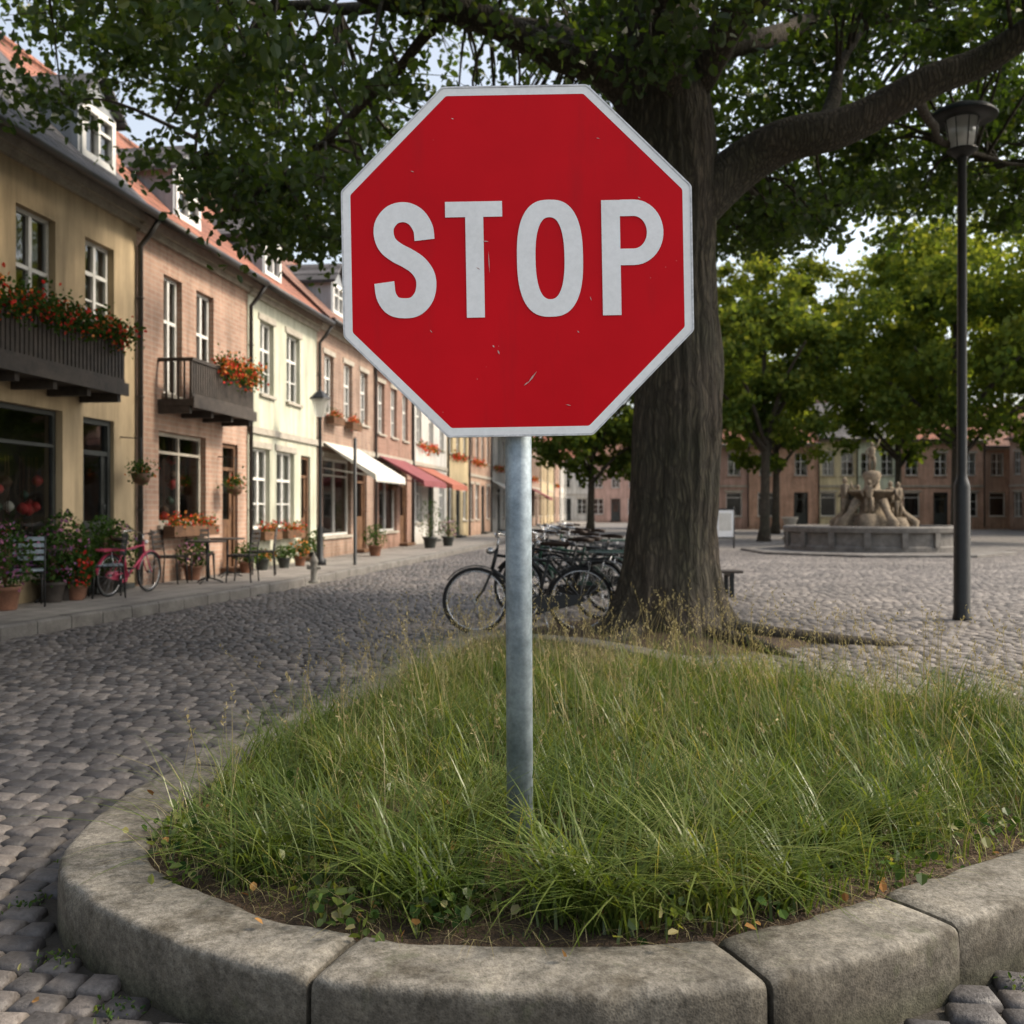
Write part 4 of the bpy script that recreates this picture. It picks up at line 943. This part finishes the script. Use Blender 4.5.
# ------------------------------------------------------------------ fountain, board, bench
fx,fy=px(872,556); fy+=2.4; fx=(872-512)/F*fy
E=empty('stone_fountain',(fx,fy,0))
b=MB(); R=2.4
b.lathe([(3.7,-.02),(3.7,.06),(3.62,.08),(2.6,.08)],(0,0,0),8,0,False)
b.build('step',m_kerb2,E,rot=math.radians(22.5))
b=MB(); n=48
pr_=[(R,.06),(R,.2),(R-.05,.24),(R-.05,.56),(R+.04,.6),(R+.06,.72),(R+.02,.76),(R-.28,.76),(R-.3,.7),(R-.3,.3)]
V=[];Fs=[]
for r_,z_ in pr_:
    for k in range(n):
        a=2*math.pi*k/n; V.append((r_*math.cos(a),r_*math.sin(a),z_))
for i_ in range(len(pr_)-1):
    for k in range(n): Fs.append((i_*n+k,i_*n+(k+1)%n,(i_+1)*n+(k+1)%n,(i_+1)*n+k))
b.add(V,Fs,0,False)
for k in range(16):
    a=2*math.pi*k/16; c,s=math.cos(a),math.sin(a); p=Vector((c*(R-.02),s*(R-.02),0)); t=Vector((-s,c,0)); o=Vector((c,s,0))
    vv=[p-t*.08-o*.03,p+t*.08-o*.03,p+t*.08+o*.05,p-t*.08+o*.05]; b.add([(q.x,q.y,.2) for q in vv]+[(q.x,q.y,.6) for q in vv],[(0,1,5,4),(1,2,6,5),(2,3,7,6),(3,0,4,7)],0)
b.build('basin',m_kerb2,E)
wm,nt,out=new_mat('fountain_water'); princ(nt,out,(.04,.06,.055),.05,0,bump(nt,noise(nt,tc(nt),6,3),.15,.02))
b=MB(); b.lathe([(R-.29,.62),(.01,.62)],(0,0,0),40,0); b.build('water',wm,E)
b=MB()
b.lathe([(.7,.3),(.62,.8),(.5,.95),(.36,1.1),(.3,1.35),(.34,1.5),(.62,1.66),(.72,1.72),(.7,1.76),(.36,1.7),(.22,1.8),(.2,2.0),(.26,2.2),(.2,2.3),(.12,2.32)],(0,0,0),20,0)
def figure(b,c,h,a=0,arm=1):
    x,y,z=c; ca,sa=math.cos(a),math.sin(a)
    def p(u,v,w): return (x+(u*ca-v*sa)*h,y+(u*sa+v*ca)*h,z+w*h)
    b.tube([p(-.06,0,0),p(-.07,.02,.25),p(-.05,0,.48)],[.045*h,.05*h,.075*h],8,0); b.tube([p(.06,0,0),p(.08,-.05,.25),p(.05,0,.48)],[.045*h,.05*h,.075*h],8,0)
    b.tube([p(0,0,.44),p(0,0,.55),p(0,0,.7),p(0,0,.8),p(0,0,.84)],[.1*h,.085*h,.11*h,.1*h,.04*h],10,0)
    b.tube([p(0,0,.82),p(0,0,.86),p(0,0,.92),p(0,0,.99)],[.035*h,.05*h,.065*h,.02*h],10,0)
    b.tube([p(-.11,0,.78),p(-.2,-.03,.65),p(-.14,-.12,.52)],[.04*h,.033*h,.022*h],7,0)
    b.tube([p(.11,0,.78),p(.2,-.02,.9 if arm else .62),p(.25,-.04,1.08 if arm else .5)],[.04*h,.033*h,.022*h],7,0)
figure(b,(0,0,2.3),.85,0)
for k in range(5):
    a=k*math.pi*.4+.5; hh=[1.1,.9,1.2,1.0,1.05][k]; figure(b,(.75*math.cos(a),.75*math.sin(a),.95+.1*(k%2)),hh,a+1.57,k%2)
    b.lathe([(.34,.3),(.4,.5),(.3,.8),(.22,.98+.1*(k%2)),(.1,1.0+.1*(k%2))],(.75*math.cos(a),.75*math.sin(a),0),9,0)
    b.tube([(1.05*math.cos(a+.6),1.05*math.sin(a+.6),.5),(1.15*math.cos(a+.6),1.15*math.sin(a+.6),.85),(.85*math.cos(a+.6),.85*math.sin(a+.6),1.1),(.6*math.cos(a+.6),.6*math.sin(a+.6),1.45)],[.2,.15,.1,.14],8,0)
b.build('statue_group',m_stone,E)
bx,by=px(725,548); b=MB(); 
b.tube([(-.28,0,0),(-.28,0,1.3)],.025,8,0); b.tube([(.28,0,0),(.28,0,1.3)],.025,8,0); b.box(-.26,.26,-.02,.02,.35,1.2,1); b.box(-.3,.3,-.03,.03,1.2,1.25,0); b.box(-.26,.26,-.03,.03,.3,.35,0)
b.box(-.2,.2,-.024,-.021,.55,1.1,2); b.build('information_board',[m_blackm,m_white,m_awnw],None,(bx,by,0))
bx,by=px(686,596); b=MB()
for i_ in range(4): b.box(-.75,.75,-.22+.115*i_,-.13+.115*i_,.33,.365,0)
for s in (-.6,.6):
    b.box(s-.03,s+.03,-.22,.22,.28,.33,1); b.box(s-.03,s+.03,-.2,-.14,0,.28,1); b.box(s-.03,s+.03,.16,.22,0,.28,1)
b.build('park_bench',[m_dwood,m_blackm],None,(bx,by,0),bevel=.006)
bx,by=px(790,540); b=MB(); b.lathe([(.3,0),(.3,.1),(.16,.16),(.12,.5),(.22,.6),(.3,.85),(.34,.9),(.3,.92),(.1,.9)],(0,0,0),16,0); b.build('stone_urn',m_trim,None,(bx,by,0))
# ------------------------------------------------------------------ main tree
TX,TY=PIT
tree=empty('oak_tree',(0,0,0))
Tz=[-.1,.0,.08,.2,.4,.7,1.1,1.8,2.6,3.4,4.1,4.7,5.4,6.2,7.2,8.4,9.6]; Tr=[.78,.74,.67,.6,.53,.475,.445,.425,.415,.42,.45,.47,.43,.36,.28,.2,.1]
zz=np.linspace(-.1,9.6,240); rr=np.interp(zz,Tz,Tr); nA=120; V=[];Fs=[]
for i_,(z,r) in enumerate(zip(zz,rr)):
    for k in range(nA):
        a=2*math.pi*k/nA
        fl=max(0,1-z/.75); root=1+fl*fl*.35*(math.cos(5*a+.7)*.6+math.cos(3*a+2)*.4)
        d=mnoise.noise(Vector((math.cos(a)*7.3,math.sin(a)*7.3,z*.9)))*.03+abs(mnoise.noise(Vector((math.cos(a)*13,math.sin(a)*13,z*1.3+5))))*.045
        d+=mnoise.noise(Vector((math.cos(a),math.sin(a),z*.6)))*.06
        R_=r*root+d-.02
        V.append((TX+.08*math.sin(z*.7)+R_*math.cos(a),TY+R_*math.sin(a),z))
for i_ in range(len(zz)-1):
    for k in range(nA): Fs.append((i_*nA+k,i_*nA+(k+1)%nA,(i_+1)*nA+(k+1)%nA,(i_+1)*nA+k))
tb=MB(); tb.add(V,Fs,0,True); tb.build('trunk',m_bark,tree)
limbs=[([(1.6,9.6,4.0),(2.2,9.5,4.5),(2.9,9.3,4.75),(3.7,9.1,5.05),(4.5,9.0,5.4),(5.5,8.9,5.75),(7.2,9,6.1)],(.27,.07)),
 ([(1.4,9.6,4.9),(.6,9.5,5.5),(-.6,9.3,5.85),(-2,9.1,6.1),(-3.6,8.9,6.1),(-5,8.6,6.0)],(.2,.04)),
 ([(1.3,9.7,5.3),(.2,10.4,6.2),(-1.5,11.2,6.9),(-3.5,12,7.2)],(.18,.04)),
 ([(1.5,9.4,5.0),(1.2,8.4,5.8),(.6,7.2,6.2),(0,6,6.2)],(.18,.04)),
 ([(1.7,9.5,5.2),(2.4,8.5,6.0),(3.4,7.3,6.4),(4.6,6.4,6.4)],(.17,.04)),
 ([(1.6,9.8,5.3),(2.6,10.8,6.3),(4,12,7.2),(5.5,13,7.6)],(.18,.04)),
 ([(1.5,9.9,5.6),(1.2,11.4,6.8),(.8,13.2,7.6)],(.16,.04)),
 ([(1.4,9.6,6.2),(.4,9.2,7.5),(-.8,8.9,8.8)],(.15,.04)),([(1.7,9.6,6.4),(2.8,9.5,7.8),(4,9.6,9)],(.15,.04)),
 ([(-.6,9.3,5.85),(-1.4,9.8,5.2),(-2.2,10,4.6),(-2.9,10,4.1)],(.06,.015)),([(-2,9.1,6.1),(-2.8,9.6,5.4),(-3.2,9.9,4.6)],(.05,.012)),
 ([(2.9,9.3,4.75),(3.3,10,5.6),(3.8,10.6,6.4)],(.1,.02)),([(3.7,9.1,5.05),(4.3,10.2,5.1),(5.2,11.4,5.3),(6.5,12,5.4)],(.06,.015)),([(2.2,9.5,4.5),(2.5,10.4,4.7),(2.9,11.4,4.6),(3.6,12.4,4.7)],(.08,.015)),
 ([(.6,9.5,5.5),(.3,9.9,4.9),(-.3,10.1,4.4)],(.06,.015))]
lb=MB(); LPts=[]
for P_,(r0,r1) in limbs:
    C=catmull(P_,7); C=[c+Vector((mnoise.noise(c*1.3),mnoise.noise(c*1.3+Vector((7,0,0))),mnoise.noise(c*1.3+Vector((0,9,0)))))*.12*(min(1,i_/5)) for i_,c in enumerate(C)]
    n_=len(C); lb.tube(C,[r0+(r1-r0)*(i_/(n_-1))**.8 for i_ in range(n_)],14,0)
    LPts+=C
for P_,r in [([(1.9,9.3,.12),(2.4,9.15,.06),(2.9,8.95,.03),(3.3,8.85,.0),(3.7,8.75,-.05)],.085),([(1.2,9.2,.1),(.9,8.7,.06),(.5,8.4,.0)],.08),([(1.7,9.1,.1),(2.1,8.5,.05),(2.3,8.1,-.02)],.08)]:
    C=catmull(P_,6); lb.tube(C,[r*(1-.6*i_/len(C)) for i_ in range(len(C))],8,0)
LA=np.array([tuple(p) for p in LPts])
def zlow(x,y):
    z=float(np.interp(x,[-6.5,-5.0,-4.55,-4.35,-3.7,-3.4,-3.0,-2.4,-1.6,-1.1,-.4,1.5,2.2,3.0,3.6,4.8,8.5],[5.2,4.8,5.1,5.9,5.8,4.7,4.0,3.7,3.5,3.7,4.3,4.6,3.9,3.8,4.2,4.4,4.6]))
    if y>9.6: z+=min(9,y-9.6)*.22
    else: z+=(9.6-y)*.28
    if x>1.9 and y<9.85: z=max(z,5.8)
    if 3.3<x<6.2 and y<11.5: z=max(z,6.1)
    return z
cl=[]
tries=0
while len(cl)<930 and tries<300000:
    tries+=1
    a=random.uniform(0,2*math.pi); r=7.2*math.sqrt(random.random()); x=TX+r*math.cos(a); y=TY+r*math.sin(a)*.88; 
    zl=zlow(x,y); zt=9.3-(r/7.2)**2*2.4
    if zt<=zl: continue
    z=zl+(zt-zl)*random.random()**1.35
    if mnoise.noise(Vector((x*.6,y*.6,z*.8)))<(-.05 if x>1 else .0): continue
    cl.append((x,y,z))
k_=0
while k_<70:
    x=random.uniform(2.3,8.2); y=random.uniform(10.6,14.5)
    if 3.3<x<6.2 and y<11.6: continue
    z=random.uniform(4.3,6.2)+.22*(y-10.6)
    if mnoise.noise(Vector((x*.8,y*.8,z)))<.03: continue
    cl.append((x,y,z)); k_+=1
cl=np.array(cl)
Ps=[];Rn=[]
for c in cl:
    k=random.randint(80,140); rad=random.uniform(.28,.58)
    dd=((LA-c)**2).sum(1); j=int(dd.argmin()); a=Vector(LA[j]); b_=Vector(c); mid_=(a+b_)/2+Vector((random.uniform(-.15,.15),random.uniform(-.15,.15),random.uniform(.05,.3)))
    if (a-b_).length<3.0: lb.tube(catmull([a,mid_,b_],3),[.024,.021,.018,.015,.012,.009,.006],5,0,cap=False)
    p=rng.normal(0,1,(k,3)); p=unit(p)*(rng.random((k,1))**.5)*rad*np.array([1.2,1.2,.7]); p[:,2]-=.12*(p[:,0]**2+p[:,1]**2)/rad
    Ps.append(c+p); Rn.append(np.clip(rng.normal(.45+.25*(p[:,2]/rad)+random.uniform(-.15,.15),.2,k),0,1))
    for q in range(4):
        e_=c+p[random.randrange(k)]; lb.tube([tuple(c),tuple(e_)],[.007,.003],3,0,cap=False)
lb.build('limbs',m_bark,tree)
Ps=np.concatenate(Ps);Rn=np.concatenate(Rn)
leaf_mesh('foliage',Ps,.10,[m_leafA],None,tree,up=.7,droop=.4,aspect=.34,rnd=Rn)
# ------------------------------------------------------------------ background trees
def bg_tree(x,y,h,R,zc,nclump=130,leaf=.3,name='plaza_tree',per=100):
    E=empty(name,(x,y,0)); b=MB(); b.tube([(0,0,-.1),(0.05,0,.6),(.1,.1,zc),(0,0,h*.7)],[.3,.2,.16,.06],10,0)
    for k in range(7):
        a=k*.9+random.random(); b.tube(catmull([(0.08,0,zc*.9+.2*k),(R*.4*math.cos(a),R*.4*math.sin(a),zc+1.2+.3*k),(R*.8*math.cos(a),R*.8*math.sin(a),zc+2+.4*k)],4),[.1-.008*i_ for i_ in range(9)],6,0)
    b.build('trunk',m_bark,E)
    cz=(h+zc)/2; P=[];Rn=[]
    s0=random.random()*50
    for _ in range(nclump):
        while True:
            v=Vector((random.gauss(0,1),random.gauss(0,1),random.gauss(0,1))).normalized()*(random.random()**.4)
            if mnoise.noise(v*2.4+Vector((s0,0,0)))>-.06: break
        k_=1+.45*mnoise.noise(v*1.6+Vector((s0,3,0)))
        c=np.array([v.x*R*k_,v.y*R*k_,cz+v.z*(h-zc)/2*k_]); rad=random.uniform(.4,.95)*R/4
        p=unit(rng.normal(0,1,(per,3)))*(rng.random((per,1))**.5)*rad*np.array([1.2,1.2,.75])
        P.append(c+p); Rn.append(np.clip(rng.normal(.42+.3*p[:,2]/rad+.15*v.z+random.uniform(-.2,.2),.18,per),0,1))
    leaf_mesh('foliage',np.concatenate(P),leaf,[m_leafB],None,E,up=.7,rnd=np.concatenate(Rn))
bg_tree(9.6,38,11.8,3.4,3.2,170,.22)
bg_tree(16.9,38,14.0,4.5,3.4,210,.24)
bg_tree(22.5,36,13.0,3.8,3.6,160,.24)
bg_tree(13.2,50,12.5,3.8,3.3,130,.28)
bg_tree(3.9,50,9.0,3.6,2.8,120,.28)
bg_tree(28,50,14,4.6,3.6,140,.3)
bg_tree(20.5,53,15,4.4,3.8,140,.3)
bg_tree(8.6,55,13,3.8,3.4,120,.3)
# ------------------------------------------------------------------ light, world, camera
az=math.radians(86); el=math.radians(40)
w=bpy.data.worlds.new('World'); sc.world=w; w.use_nodes=True; nt=w.node_tree; nt.nodes.clear()
sky=nt.nodes.new('ShaderNodeTexSky'); sky.sky_type='NISHITA'; sky.sun_disc=False; sky.sun_elevation=el; sky.sun_rotation=az
sky.dust_density=4; sky.air_density=1.2; sky.ozone_density=1
hs=nt.nodes.new('ShaderNodeHueSaturation'); hs.inputs['Saturation'].default_value=.5; hs.inputs['Value'].default_value=1.9
bg=nt.nodes.new('ShaderNodeBackground'); bg.inputs[1].default_value=.15; wo=nt.nodes.new('ShaderNodeOutputWorld')
nt.links.new(sky.outputs[0],hs.inputs['Color']); nt.links.new(hs.outputs[0],bg.inputs[0]); nt.links.new(bg.outputs[0],wo.inputs[0])
sd=bpy.data.lights.new('sun','SUN'); sd.energy=4.3; sd.angle=math.radians(8); sd.color=(1,.86,.68); so=bpy.data.objects.new('sun',sd); link(so)
d=Vector((math.sin(az)*math.cos(el),math.cos(az)*math.cos(el),math.sin(el))); so.rotation_euler=d.to_track_quat('Z','Y').to_euler(); so.location=(20,5,20)
cd=bpy.data.cameras.new('camera'); cam=bpy.data.objects.new('camera',cd); link(cam); cam.location=(0,0,CH); cam.rotation_euler=(math.pi/2,0,0)
cd.sensor_width=36; cd.lens=35; cd.shift_y=-(512-HZ)/1024; cd.clip_end=2000; cd.clip_start=.05
cd.dof.use_dof=True; cd.dof.focus_distance=3.05; cd.dof.aperture_fstop=4.0
sc.camera=cam
sc.view_settings.view_transform='Standard'; sc.view_settings.look='None'; sc.view_settings.exposure=0
